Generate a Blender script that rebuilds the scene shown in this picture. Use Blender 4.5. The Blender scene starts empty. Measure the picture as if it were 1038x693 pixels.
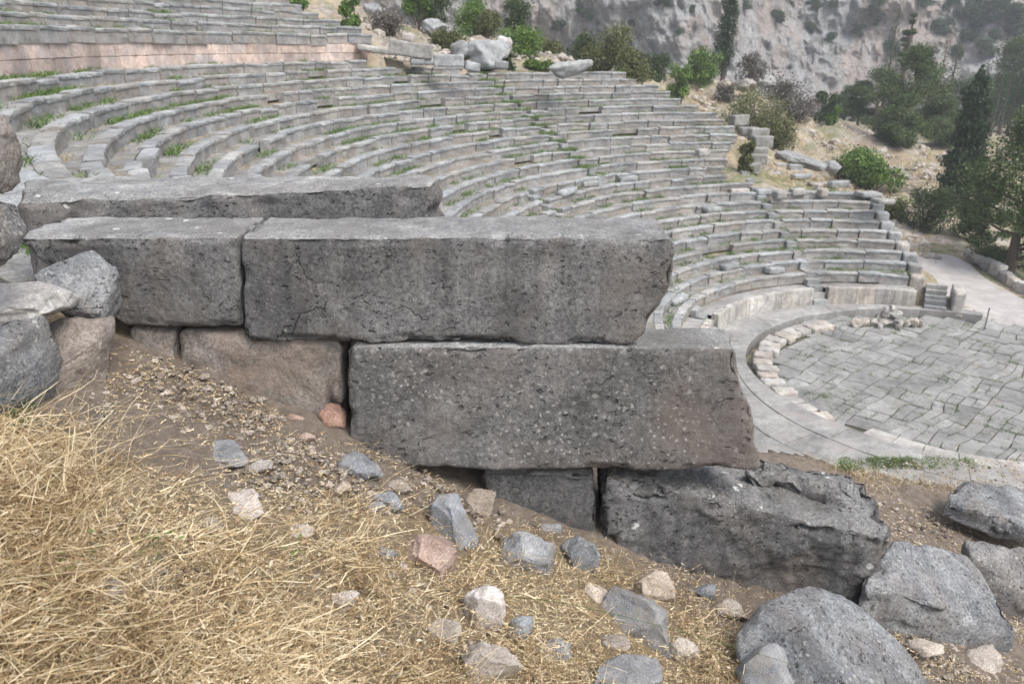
import bpy, math, random
import numpy as np
from mathutils import Vector, noise, Matrix
random.seed(7); rng = np.random.default_rng(7)
S = bpy.context.scene
COL = S.collection
PI = math.pi
# ------------------------------------------------------------------ camera model
FPX, CX, CY = 793.2, 519.0, 346.5
PITCH, YAW, ROLL = math.radians(20.918), math.radians(31.684), math.radians(0.70)
CAM = np.array([-32.235, 0.0, 11.81])
Fh = np.array([math.cos(YAW), math.sin(YAW)]); Rh = np.array([math.sin(YAW), -math.cos(YAW)])
CP, SP, CR, SR = math.cos(PITCH), math.sin(PITCH), math.cos(ROLL), math.sin(ROLL)
def ray(px, py):
    u = (px-CX)/FPX; v = -(py-CY)/FPX
    u, v = u*CR-v*SR, u*SR+v*CR
    return u, CP+SP*v, -SP+CP*v            # right, forward, up
def loc(a, b, c):
    return Vector((CAM[0]+Rh[0]*a+Fh[0]*b, CAM[1]+Rh[1]*a+Fh[1]*b, CAM[2]+c))
def at_b(px, py, b):                        # real point seen at a pixel, at forward distance b
    u, f, w = ray(px, py); t = b/f
    return loc(u*t, b, w*t)
def at_z(px, py, z):
    u, f, w = ray(px, py); t = (z-CAM[2])/w
    return loc(u*t, f*t, w*t)
def at_d(px, py, d):
    u, f, w = ray(px, py); t = d/math.hypot(u, f)
    return loc(u*t, f*t, w*t)
def to_px(p):
    dx, dy, dz = p[0]-CAM[0], p[1]-CAM[1], p[2]-CAM[2]
    a = dx*Rh[0]+dy*Rh[1]; b = dx*Fh[0]+dy*Fh[1]
    dep = b*CP-dz*SP; v = b*SP+dz*CP
    u, v = a/dep, v/dep
    u, v = u*CR+v*SR, -u*SR+v*CR
    return CX+u*FPX, CY-v*FPX
# ------------------------------------------------------------------ object helpers
def mesh(name, verts, faces, mats, parent=None, mi=None, smooth=False):
    me = bpy.data.meshes.new(name)
    me.from_pydata([tuple(v) for v in verts], [], [tuple(f) for f in faces])
    for m in (mats if isinstance(mats, (list, tuple)) else [mats]): me.materials.append(m)
    if mi is not None: me.polygons.foreach_set('material_index', np.asarray(mi, dtype=np.int32))
    if smooth: me.polygons.foreach_set('use_smooth', np.ones(len(me.polygons), dtype=bool))
    me.update()
    o = bpy.data.objects.new(name, me); COL.objects.link(o)
    if parent is not None: o.parent = parent
    return o
def quads(name, V, mats, parent=None, mi=None, n=4):
    """V: (N,n,3) array of loose n-gons"""
    V = np.asarray(V, dtype=np.float32); N = V.shape[0]
    me = bpy.data.meshes.new(name)
    me.vertices.add(N*n); me.vertices.foreach_set('co', V.reshape(-1))
    me.loops.add(N*n); me.loops.foreach_set('vertex_index', np.arange(N*n, dtype=np.int32))
    me.polygons.add(N); me.polygons.foreach_set('loop_start', np.arange(0, N*n, n, dtype=np.int32))
    me.polygons.foreach_set('loop_total', np.full(N, n, dtype=np.int32))
    for m in (mats if isinstance(mats, (list, tuple)) else [mats]): me.materials.append(m)
    if mi is not None: me.polygons.foreach_set('material_index', np.asarray(mi, dtype=np.int32))
    me.update(calc_edges=True); me.validate()
    o = bpy.data.objects.new(name, me); COL.objects.link(o)
    if parent is not None: o.parent = parent
    return o
def tag(o, label=None, cat=None, group=None, kind=None):
    if label: o['label'] = label
    if cat: o['category'] = cat
    if group: o['group'] = group
    if kind: o['kind'] = kind
    return o
def empty(name, p, label, cat, group=None):
    o = bpy.data.objects.new(name, None); COL.objects.link(o); o.location = p
    o.empty_display_size = .2
    return tag(o, label, cat, group)
def fit_parent(ch, par):                    # child mesh is written in world coords
    ch.parent = par; ch.matrix_parent_inverse = Matrix.Translation(-par.location)
def nz(p, s, o=4): return noise.fractal(Vector(p)*s, 1.0, 2.0, o)
# ------------------------------------------------------------------ materials
def newmat(name):
    m = bpy.data.materials.new(name); m.use_nodes = True
    nt = m.node_tree; b = nt.nodes['Principled BSDF']; b.inputs['Roughness'].default_value = .9
    b.inputs['Specular IOR Level'].default_value = .25
    return m, nt, b
class G:
    def __init__(s, nt): s.nt = nt; s.co = None
    def n(s, t, **k):
        x = s.nt.nodes.new(t)
        for a, b in k.items(): setattr(x, a, b)
        return x
    def L(s, a, b): s.nt.links.new(a, b)
    def coord(s, obj=False):
        tc = s.n('ShaderNodeTexCoord'); return tc.outputs['Object']
    def geo(s): return s.n('ShaderNodeNewGeometry').outputs['Position']
    def noise(s, co, scale, detail=6, rough=.6, dist=0):
        x = s.n('ShaderNodeTexNoise'); x.inputs['Scale'].default_value = scale; x.inputs['Detail'].default_value = detail
        x.inputs['Roughness'].default_value = rough; x.inputs['Distortion'].default_value = dist
        s.L(co, x.inputs['Vector']); return x.outputs['Fac']
    def vor(s, co, scale, feature='F1', rnd=1):
        x = s.n('ShaderNodeTexVoronoi', feature=feature); x.inputs['Scale'].default_value = scale
        x.inputs['Randomness'].default_value = rnd
        s.L(co, x.inputs['Vector']); return x.outputs['Distance']
    def ramp(s, f, stops):
        r = s.n('ShaderNodeValToRGB'); e = r.color_ramp.elements
        while len(e) > 1: e.remove(e[-1])
        e[0].position = stops[0][0]; e[0].color = c4(stops[0][1])
        for p, c in stops[1:]:
            q = e.new(p); q.color = c4(c)
        s.L(f, r.inputs['Fac']); return r.outputs['Color']
    def mix(s, f, a, b, mode='MIX'):
        m = s.n('ShaderNodeMix', data_type='RGBA', blend_type=mode)
        for i, x in ((0, f), (6, a), (7, b)):
            if hasattr(x, 'links') or hasattr(x, 'is_linked'): s.L(x, m.inputs[i])
            else: m.inputs[i].default_value = x if i == 0 else c4(x)
        return m.outputs[2]
    def math(s, op, a, b=0.0):
        m = s.n('ShaderNodeMath', operation=op)
        for i, x in ((0, a), (1, b)):
            if hasattr(x, 'is_linked'): s.L(x, m.inputs[i])
            else: m.inputs[i].default_value = x
        return m.outputs[0]
    def scale(s, co, v):
        m = s.n('ShaderNodeVectorMath', operation='MULTIPLY'); s.L(co, m.inputs[0]); m.inputs[1].default_value = v
        return m.outputs[0]
    def bump(s, h, b, strength=.5, dist=.02, prev=None):
        x = s.n('ShaderNodeBump'); x.inputs['Strength'].default_value = strength; x.inputs['Distance'].default_value = dist
        s.L(h, x.inputs['Height'])
        if prev: s.L(prev, x.inputs['Normal'])
        s.L(x.outputs[0], b.inputs['Normal']); return x.outputs[0]
def c4(c):
    if isinstance(c, (int, float)): return (c, c, c, 1)
    return (c[0], c[1], c[2], 1)
def stone(name, dark, mid, light, spots=(.5,.5,.47), spot_amt=.5, sc=1.0, bump=.6, bd=.012, pits=False, stain=None, rand=.25, streak=False, white=None, island=0, crack=.0):
    m, nt, b = newmat(name); g = G(nt); co = g.geo()
    big = g.noise(co, .9*sc, 4, .55); med = g.noise(co, 5*sc, 8, .68); fine = g.noise(co, 45*sc, 5, .75)
    col = g.ramp(med, [(.28, dark), (.5, mid), (.74, light)])
    f2 = g.ramp(fine, [(.36, .60), (.5, 1.0), (.64, 1.38)])
    col = g.mix(1.0, col, f2, 'MULTIPLY')
    grain = g.noise(co, 150*sc, 3, .8)
    col = g.mix(1.0, col, g.ramp(grain, [(.32, .72), (.5, 1.0), (.68, 1.28)]), 'MULTIPLY')
    if island:
        gi = g.n('ShaderNodeNewGeometry').outputs['Random Per Island']
        col = g.mix(1.0, col, g.ramp(gi, [(0, 1-island), (.5, 1.0), (1, 1+island)]), 'MULTIPLY')
    col = g.mix(1.0, col, g.ramp(big, [(.36, .74), (.5, 1.0), (.64, 1.24)]), 'MULTIPLY')
    if stain:
        sf = g.ramp(g.noise(co, 1.9*sc, 5, .6, .4), [(.46, 0), (.66, 1)])
        col = g.mix(g.math('MULTIPLY', sf, .65), col, stain)
    if streak:
        s2 = g.noise(g.scale(co, (6*sc, 6*sc, .5*sc)), 1, 5, .6)
        col = g.mix(g.math('MULTIPLY', g.ramp(s2, [(.45, 0), (.68, 1)]), .6), col, tuple(x*.55 for x in dark) if not isinstance(dark,(int,float)) else dark*.5)
    # lichen spots: clustered round patches of several sizes
    wob = g.n('ShaderNodeVectorMath', operation='ADD')
    wn = g.n('ShaderNodeTexNoise'); wn.inputs['Scale'].default_value = 30*sc; g.L(co, wn.inputs['Vector'])
    ws = g.n('ShaderNodeVectorMath', operation='SCALE'); ws.inputs['Scale'].default_value = .03/sc; g.L(wn.outputs['Color'], ws.inputs[0])
    g.L(co, wob.inputs[0]); g.L(ws.outputs[0], wob.inputs[1]); cw = wob.outputs[0]
    v1 = g.ramp(g.vor(cw, 16*sc), [(.12, 1), (.24, 0)]); v2 = g.ramp(g.vor(cw, 38*sc), [(.16, 1), (.30, 0)])
    k1 = g.ramp(g.noise(co, 3.1*sc, 4, .6), [(.45, 0), (.62, 1)])
    k2 = g.ramp(g.noise(co, 2.3*sc, 4, .6), [(.36, 0), (.6, 1)])
    sp = g.math('MAXIMUM', g.math('MULTIPLY', v1, k1), g.math('MULTIPLY', v2, k2))
    col = g.mix(g.math('MULTIPLY', sp, spot_amt), col, spots)
    if white:
        wv = g.math('MULTIPLY', g.ramp(g.vor(cw, 5.5*sc), [(.10, 1), (.13, 0)]), g.ramp(g.noise(co, 2.0*sc, 2), [(white, 0), (white+.04, 1)]))
        col = g.mix(g.math('MULTIPLY', wv, .85), col, (.62,.62,.58))
    if rand:
        oi = g.n('ShaderNodeObjectInfo')
        rr = g.ramp(oi.outputs['Random'], [(0, 1-rand), (.5, 1.0), (1, 1+rand)])
        col = g.mix(1.0, col, rr, 'MULTIPLY')
        wn2 = g.n('ShaderNodeTexWhiteNoise', noise_dimensions='1D'); g.L(g.math('MULTIPLY', oi.outputs['Random'], 917.3), wn2.inputs['W'])
        tint = g.ramp(wn2.outputs['Value'], [(0, (.92,.98,1.08)), (.6, (1,1,1)), (.85, (1.1,1.0,.9)), (1, (1.14,1.0,.88))])
        col = g.mix(.35, col, tint, 'MULTIPLY')
    g.L(col, b.inputs['Base Color'])
    h = g.math('ADD', g.math('ADD', g.math('MULTIPLY', med, .8), g.math('MULTIPLY', fine, .6)), g.math('MULTIPLY', grain, .22))
    if pits:
        pv = g.ramp(g.noise(g.scale(cw, (1, 1, 1.9)), 30*sc, 2, .5), [(.625, 0), (.68, 1)])
        pk = g.ramp(g.noise(co, 4*sc, 4, .7), [(.44, 0), (.6, 1)])
        p2 = g.math('MULTIPLY', g.ramp(g.noise(g.scale(cw, (1, 1, 2.4)), 10*sc, 3, .6), [(.68, 0), (.72, 1)]), .7)
        ce = g.n('ShaderNodeTexVoronoi', feature='DISTANCE_TO_EDGE'); ce.inputs['Scale'].default_value = 1.7
        wd = g.n('ShaderNodeTexNoise'); wd.inputs['Scale'].default_value = 5; wd.inputs['Detail'].default_value = 6; g.L(co, wd.inputs['Vector'])
        va = g.n('ShaderNodeVectorMath', operation='MULTIPLY_ADD'); g.L(wd.outputs['Color'], va.inputs[0]); va.inputs[1].default_value = (.35,.35,.35); g.L(co, va.inputs[2]); g.L(va.outputs[0], ce.inputs['Vector'])
        crk = g.math('MULTIPLY', g.ramp(ce.outputs['Distance'], [(0, 1), (.008, 0)]), g.ramp(g.noise(co, 2.6, 3, .6), [(.58, 0), (.63, 1)])); crk = g.math('MULTIPLY', crk, crack)
        p = g.math('MAXIMUM', g.math('MAXIMUM', g.math('MULTIPLY', pv, pk), p2), crk)
        h = g.math('SUBTRACT', h, g.math('MULTIPLY', p, 1.6))
        col2 = g.mix(g.math('MULTIPLY', p, .72), col, tuple(x*.3 for x in dark)); g.L(col2, b.inputs['Base Color'])
    g.bump(h, b, bump, bd)
    return m
M = {}
M['seat'] = stone('seat_limestone', (.165,.168,.165), (.268,.270,.264), (.37,.370,.358), (.46,.46,.44), .45, .9, .6, .03, rand=.14)
M['seat_riser'] = stone('seat_riser_limestone', (.15,.148,.142), (.245,.240,.230), (.345,.333,.316), (.44,.43,.41), .35, 1.0, .6, .03, rand=.12, stain=(.27,.235,.21))
M['channel'] = stone('channel_stone', (.15,.148,.14), (.235,.23,.22), (.33,.32,.305), (.4,.4,.38), .3, 1.0, .5, .03, rand=0, stain=(.17,.15,.10))
M['pink'] = stone('pink_ashlar', (.34,.265,.235), (.48,.385,.335), (.62,.53,.48), (.62,.58,.54), .5, .8, .5, .03, rand=.18, stain=(.28,.26,.255))
M['pale'] = stone('pale_stone', (.25,.238,.215), (.36,.34,.31), (.46,.44,.41), (.6,.6,.58), .3, 1.2, .5, .03, rand=.12, stain=(.34,.30,.27))
M['slabwall'] = stone('orthostat_stone', (.27,.25,.225), (.42,.39,.35), (.56,.53,.48), (.5,.5,.5), .3, 1.0, .4, .03, rand=.15, stain=(.25,.24,.23), streak=True)
M['paving'] = stone('orchestra_paving', (.15,.148,.141), (.228,.225,.213), (.305,.30,.285), (.46,.46,.45), .35, .8, .4, .02, rand=0, island=.2, stain=(.22,.21,.205))
M['walk'] = stone('walkway_stone', (.165,.162,.154), (.252,.247,.236), (.34,.333,.318), (.5,.5,.48), .3, .7, .4, .02, rand=0, island=.12, stain=(.29,.26,.24))
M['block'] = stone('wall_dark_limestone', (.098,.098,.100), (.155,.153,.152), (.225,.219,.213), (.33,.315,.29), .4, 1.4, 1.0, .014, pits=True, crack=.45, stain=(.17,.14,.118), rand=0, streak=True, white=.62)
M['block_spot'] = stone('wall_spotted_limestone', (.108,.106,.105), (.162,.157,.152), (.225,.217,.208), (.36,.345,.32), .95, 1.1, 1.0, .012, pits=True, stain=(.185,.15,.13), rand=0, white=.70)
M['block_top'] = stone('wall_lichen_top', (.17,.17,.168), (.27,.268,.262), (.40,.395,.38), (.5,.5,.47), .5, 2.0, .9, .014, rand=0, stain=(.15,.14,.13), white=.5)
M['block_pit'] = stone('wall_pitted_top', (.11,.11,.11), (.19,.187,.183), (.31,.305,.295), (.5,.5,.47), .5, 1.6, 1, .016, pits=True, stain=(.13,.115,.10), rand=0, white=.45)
M['block_tan'] = stone('wall_tan_limestone', (.14,.125,.11), (.225,.20,.18), (.32,.28,.25), (.36,.33,.3), .4, 1.6, .8, .014, rand=0, stain=(.30,.22,.17))
M['block_red'] = stone('reddish_stone', (.18,.115,.09), (.28,.17,.13), (.36,.24,.19), (.36,.3,.27), .3, 2, .8, .012, rand=0)
M['boulder'] = stone('boulder_limestone', (.105,.108,.115), (.205,.208,.213), (.36,.36,.355), (.5,.5,.46), .7, 1.9, 1.0, .014, pits=True, rand=.05, stain=(.20,.175,.15), white=.63)
M['boulder_tan'] = stone('boulder_tan', (.17,.15,.135), (.27,.24,.215), (.38,.345,.31), (.45,.42,.39), .4, 2.2, .9, .012, rand=.05, stain=(.24,.225,.22))
M['rock_blue'] = stone('rubble_blue_grey', (.15,.16,.172), (.225,.236,.25), (.33,.336,.342), (.44,.44,.43), .35, 4, .8, .006, rand=.12, stain=(.27,.24,.21))
M['rock_pink'] = stone('rubble_pink', (.25,.175,.14), (.35,.255,.21), (.44,.35,.30), (.55,.5,.45), .3, 4, .7, .006, rand=.1)
M['rock_white'] = stone('rubble_pale', (.27,.245,.225), (.385,.35,.325), (.50,.47,.445), (.55,.53,.51), .3, 4, .7, .006, rand=.1)
M['chip'] = stone('earth_chips', (.16,.135,.115), (.26,.225,.19), (.38,.335,.29), (.45,.42,.38), .3, 4, .8, .004, rand=0, island=.5)
M['rock_tan'] = stone('rubble_tan', (.24,.205,.17), (.34,.295,.25), (.44,.40,.35), (.45,.42,.38), .3, 4, .8, .006, rand=.12)

def terrain_mat():
    m, nt, b = newmat('hillside_earth'); g = G(nt); co = g.geo()
    dirt = g.ramp(g.noise(co, 20, 12, .85), [(.32, (.095,.078,.065)), (.5, (.205,.165,.132)), (.68, (.34,.295,.25))])
    chips = g.ramp(g.vor(co, 60), [(.12, 1), (.2, 0)])
    dirt = g.mix(g.math('MULTIPLY', chips, g.ramp(g.noise(co, 9, 3), [(.5, 0), (.65, .8)])), dirt, (.33,.27,.21))
    dry = g.ramp(g.noise(co, .9, 8, .7), [(.3, (.19,.145,.10)), (.5, (.32,.255,.18)), (.72, (.43,.36,.26))])
    dry = g.mix(1, dry, g.ramp(g.noise(co, 6, 6, .8), [(.3, .7), (.7, 1.25)]), 'MULTIPLY')
    rockc = g.mix(g.ramp(g.noise(co, .5, 10, .85), [(.48, 0), (.56, .9)]), dry, g.ramp(g.noise(co, 1.5, 6, .8), [(.4, (.15,.13,.11)), (.6, (.36,.335,.31))]))
    green = g.mix(g.ramp(g.noise(co, .3, 9, .85), [(.49, 0), (.58, .75)]), rockc, (.10,.13,.05))
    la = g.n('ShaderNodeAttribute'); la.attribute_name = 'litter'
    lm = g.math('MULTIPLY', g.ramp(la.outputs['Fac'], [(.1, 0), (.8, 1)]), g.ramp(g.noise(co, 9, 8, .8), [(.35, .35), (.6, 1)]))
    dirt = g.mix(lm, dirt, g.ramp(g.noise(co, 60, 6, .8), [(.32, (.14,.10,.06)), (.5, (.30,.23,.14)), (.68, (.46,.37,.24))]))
    a = g.n('ShaderNodeAttribute'); a.attribute_name = 'near'
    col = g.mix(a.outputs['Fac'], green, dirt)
    g.L(col, b.inputs['Base Color'])
    g.bump(g.math('ADD', g.noise(co, 26, 12, .85), g.math('MULTIPLY', g.noise(co, 1.2, 6, .7), 2.0)), b, .8, .03)
    return m
M['terrain'] = terrain_mat()
def path_mat():
    m, nt, b = newmat('gravel_path'); g = G(nt); co = g.geo()
    col = g.ramp(g.noise(co, 1.3, 8, .72), [(.3, (.29,.265,.25)), (.5, (.37,.345,.33)), (.7, (.45,.425,.41))])
    col = g.mix(1, col, g.ramp(g.noise(co, 16, 4, .8), [(.3, .8), (.7, 1.2)]), 'MULTIPLY')
    g.L(col, b.inputs['Base Color']); g.bump(g.noise(co, 9, 6, .8), b, .5, .03); return m
M['path'] = path_mat()
def cliff_mat():
    m, nt, b = newmat('cliff_limestone'); g = G(nt); co = g.geo()
    cs = g.scale(co, (1, 1, .62))
    n1 = g.noise(cs, .13, 14, .86, .5)
    col = g.ramp(n1, [(.39, (.20,.20,.205)), (.44, (.46,.46,.465)), (.50, (.66,.658,.65)), (.58, (.80,.79,.77))])
    st = g.math('MULTIPLY', g.ramp(g.noise(g.scale(co, (1, 1, .25)), .045, 7, .7, .7), [(.46, 0), (.56, 1)]), .75)
    col = g.mix(g.math('MULTIPLY', st, .55), col, (.66,.46,.34))
    ed = g.vor(g.scale(co, (1, 1, .45)), .22, 'DISTANCE_TO_EDGE')
    col = g.mix(g.math('MULTIPLY', g.ramp(ed, [(.0, 1), (.05, 0)]), g.ramp(g.noise(co, .1, 5, .7), [(.45, 0), (.6, .55)])), col, (.16,.155,.15))
    gs = g.math('MULTIPLY', g.ramp(g.noise(co, .07, 9, .8), [(.56, 0), (.64, 1)]), .75)
    col = g.mix(gs, col, (.17,.165,.10))
    col = g.mix(1, col, g.ramp(g.noise(co, 1.2, 6, .8), [(.3, .62), (.5, 1), (.7, 1.3)]), 'MULTIPLY')
    g.L(col, b.inputs['Base Color'])
    g.bump(g.math('ADD', n1, g.math('MULTIPLY', g.noise(cs, .9, 8, .8), .6)), b, 1, 4.0); return m
M['cliff'] = cliff_mat()
def leaf_mat(name, c1, c2, c3, sc=.8, tl=.15):
    m, nt, b = newmat(name); g = G(nt); co = g.geo()
    f = g.noise(co, sc, 3, .6)
    gi = g.n('ShaderNodeNewGeometry').outputs['Random Per Island']
    col = g.ramp(g.math('ADD', g.math('MULTIPLY', f, .55), g.math('MULTIPLY', gi, .45)), [(.3, c1), (.5, c2), (.72, c3)])
    g.L(col, b.inputs['Base Color']); b.inputs['Roughness'].default_value = .6
    t = g.n('ShaderNodeBsdfTranslucent'); g.L(col, t.inputs['Color'])
    mx = g.n('ShaderNodeMixShader'); mx.inputs[0].default_value = tl
    g.L(b.outputs[0], mx.inputs[1]); g.L(t.outputs[0], mx.inputs[2]); g.L(mx.outputs[0], nt.nodes['Material Output'].inputs['Surface'])
    return m
M['cypress'] = leaf_mat('cypress_foliage', (.022,.038,.020), (.036,.060,.028), (.062,.092,.040))
M['pine'] = leaf_mat('pine_foliage', (.038,.062,.024), (.078,.115,.042), (.145,.185,.07))
M['bush'] = leaf_mat('bush_foliage', (.06,.105,.022), (.115,.195,.04), (.20,.29,.075))
M['bush_dark'] = leaf_mat('dark_bush_foliage', (.035,.055,.025), (.06,.09,.035), (.10,.13,.05))
M['bush_olive'] = leaf_mat('olive_bush_foliage', (.07,.08,.03), (.12,.135,.05), (.19,.19,.08))
M['bush_grey'] = leaf_mat('grey_shrub_twigs', (.10,.085,.075), (.16,.145,.125), (.22,.20,.17))
M['grass'] = leaf_mat('fresh_grass', (.05,.095,.018), (.10,.18,.04), (.19,.26,.08), 2)
M['drytuft'] = leaf_mat('dry_tuft', (.30,.22,.11), (.44,.34,.19), (.58,.48,.31), 2)
M['straw'] = leaf_mat('straw', (.21,.135,.068), (.52,.395,.22), (.84,.73,.52), 5, .2)
M['husk'] = leaf_mat('oat_husk', (.52,.43,.29), (.66,.57,.42), (.78,.71,.57), 3, .3)
def flat(name, c, rough=.8, metal=0):
    m, nt, b = newmat(name); g = G(nt)
    col = g.mix(1, c, g.ramp(g.noise(g.geo(), 12, 4, .7), [(.3, .7), (.7, 1.3)]), 'MULTIPLY')
    g.L(col, b.inputs['Base Color']); b.inputs['Roughness'].default_value = rough; b.inputs['Metallic'].default_value = metal
    return m
M['bark'] = flat('bark', (.13,.10,.08)); M['metal'] = flat('post_metal', (.10,.10,.11), .5, .6)
# ------------------------------------------------------------------ cavea geometry
R0, D, Z0, H = 9.638, .75, .94, .3662
def row_r(i): return R0+D*i
def row_z(i): return Z0+H*i
ENDPX = {1:922,2:920,3:915,4:908,5:900,6:892,7:888,8:883,9:880,10:764,11:738,12:735,13:738,14:739,15:742,16:748,17:746,18:735,19:728,20:709,21:691,22:680,23:668,24:646,25:635,26:470,27:372}
def az_for_px(r, z, px):
    for k in range(-200, 1300):
        az = math.radians(k*.1)
        if to_px((r*math.cos(az), r*math.sin(az), z))[0] < px: return az
    return math.radians(130)
def near_end(r):                            # rows stop on the line of the near retaining wall
    for k in range(2000, 600, -2):
        az = math.radians(k*.1); x, y = r*math.cos(az), r*math.sin(az)
        b = (x-CAM[0])*Fh[0]+(y-CAM[1])*Fh[1]
        if y > .30*(x+32.2)+.25 and b > 3.75: return az
    return math.radians(130)
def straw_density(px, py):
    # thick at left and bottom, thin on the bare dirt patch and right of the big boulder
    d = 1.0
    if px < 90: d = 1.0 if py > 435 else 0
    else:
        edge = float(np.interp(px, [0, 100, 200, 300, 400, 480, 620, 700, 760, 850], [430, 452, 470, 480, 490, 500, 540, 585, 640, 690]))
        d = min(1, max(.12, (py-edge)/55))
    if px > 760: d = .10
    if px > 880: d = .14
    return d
# ------------------------------------------------------------------ terrain
CTRL = np.array([(9.5,-2.2,-.25),(15.9,-.4,-.25),(24.4,2.7,-.2),(28.5,4.5,.1),(13,-6,-.5),(20,-6,-1.2),(30,-5,-1.5),(21,.6,-.15),(14.6,-2.1,-.25),(40,-4,-1.5),(47,5.0,.3),
 (60,0,0),(85,5,0),(42,12.3,1.3),(100,-8,1.0),(118,-2,1.2),(105,12,.5),(125,8,1.5),(52,25,8.2),(34.4,7.4,.7),(80,13.4,1.0),(107,24,-1),(54,17.5,4.0),(44.5,23.2,7.2),(62,36,6.0),(95,55,0),(130,90,-8),(16,11.3,4.1),(20,12,4.2),(19,9,3.8),(17.2,7.5,3.9),(23,12.5,4.0),
 (23,7.0,.6),(21,4.6,.1),(17.5,3.2,-.1),(13,1.6,-.2),(26,10,1.6),(22.3,24,9.2),(27,21,7),(21.6,17.5,6.4),(30,14,2.6),(35,28,8.2),(20,28,10.9),(22,31,10.9),(30,40,10.6),(13.6,38.7,12.9),(8,40,14.8),(18,35,11.9),(8,34.5,12.2),(3,34,11.8),(13,31,11.0),(17,28,10.7),(5,45,18),
 (0,48,20),(-15,50,21),(-35,50,22),(-60,40,24),(150,0,-4),(150,60,-9),(200,0,-10),(60,-40,-20),(20,-40,-18),(-10,-40,-14),(0,-20,-6),(-8,-9,-1.5),(0,-10,-1),(9,-9,-1),(120,-50,-30),(250,100,-14),(40,80,5),(100,150,-6),(22,60,10)], float)
_K = np.hypot(CTRL[:,None,0]-CTRL[None,:,0], CTRL[:,None,1]-CTRL[None,:,1])
_A = np.zeros((len(CTRL)+3,)*2); _A[:-3,:-3] = _K; _A[:-3,-3] = 1; _A[:-3,-2:] = CTRL[:,:2]; _A[-3,:-3] = 1; _A[-2:,:-3] = CTRL[:,:2].T
_W = np.linalg.solve(_A, np.r_[CTRL[:,2], 0, 0, 0])
def far_z(x, y):
    k = np.hypot(x[...,None]-CTRL[:,0], y[...,None]-CTRL[:,1])
    return k@_W[:-3]+_W[-3]+x*_W[-2]+y*_W[-1]
ends_az = np.array([az_for_px(row_r(i), row_z(i), ENDPX[i]) for i in range(1, 28)])
neds_az = np.array([near_end(row_r(i)) for i in range(1, 28)])
def sstep(a, b, x):
    t = np.clip((x-a)/(b-a), 0, 1); return t*t*(3-2*t)
def near_c(a, b):
    z = -1.67-.48*np.minimum(a, .25)-.32*np.maximum(a-.25, 0)
    return z+.10*np.exp(-((a+1.0)/.6)**2-((b-1.5)/.5)**2)
def tz(x, y):
    x = np.asarray(x, float); y = np.asarray(y, float)
    dx, dy = x-CAM[0], y-CAM[1]
    a = dx*Rh[0]+dy*Rh[1]; b = dx*Fh[0]+dy*Fh[1]
    r = np.hypot(x, y); az = np.arctan2(y, x); az = np.where(az < -PI/2, az+2*PI, az)
    fz = far_z(x, y)
    idx = np.clip((r-R0)/D, 1, 27)
    cone = np.where(r > R0, Z0+H*(r-R0)/D-.62, -.62)
    cone = np.where(r < 10.2, np.minimum(cone, -.62+np.clip(r-9.6, 0, 1)*.5), cone)
    cone = np.where(r > 30.2, 10.35+np.clip(r-31.6, 0, 100)*.47, cone)
    e = np.interp(idx, np.arange(1, 28), ends_az); ne = np.interp(idx, np.arange(1, 28), neds_az)
    # far end blend (distance along arc past the row ends)
    past = (e-az)*r
    wf = sstep(-.3, .9, past); wf = np.where(az > PI*.55, 0, wf)
    wf = np.where(r > 30.5, sstep(-2, 4, (math.radians(84)-az)*r), wf)
    z = cone*(1-wf)+fz*wf
    # orchestra basin
    orch = (r < 9.6) & (y > -7)
    z = np.where(orch, -.62, z)
    w2 = sstep(9.6, 10.6, r); z = np.where((r >= 9.6) & (r < 10.6) & (az < .35), -.62*(1-w2)+z*w2, z)
    # near side without seats: dirt bank, lower than the seats
    pn = (az-ne)*r
    wn = sstep(.0, 1.2, pn); wn = np.where(az < PI*.5, 0, wn)
    ledge = 4.25+.27*(a-2.34)
    nc = CAM[2]+near_c(a, b)
    bank = np.maximum(nc-.75*np.maximum(b-ledge, 0), np.where(r > 10.5, Z0+H*(r-R0)/D-1.9, -.35)); bank = np.minimum(bank, np.where(r < 32, Z0+H*(r-R0)/D-.9, 99)+np.where(b < ledge, 99, 0))
    bank = np.where(r < 11, -.3, bank); bank = np.where((y < -8) & (b > 8), np.minimum(fz, bank), bank)
    z = z*(1-wn)+bank*wn
    z = np.where((r < 9.4) & (x > -9.4) & (y > -9), np.minimum(z, -.66), z)
    z = np.where((az > 2.2) & (r < 11.3), np.minimum(z, -.3), z)
    # close to the camera
    dd = np.hypot(a, b)
    wnear = np.where(b < ledge, 1-sstep(3.3, 4.3, b-np.maximum(a, 0)*.6), 0)
    nz_ = np.minimum(nc, CAM[2]-.9+np.where(b > 2.8, -.2, 0))
    nz_ = np.where((b > 2.75) & (a < 1.2), np.minimum(nz_, CAM[2]-1.3), nz_)
    z = z*(1-wnear)+nz_*wnear
    return z
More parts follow.
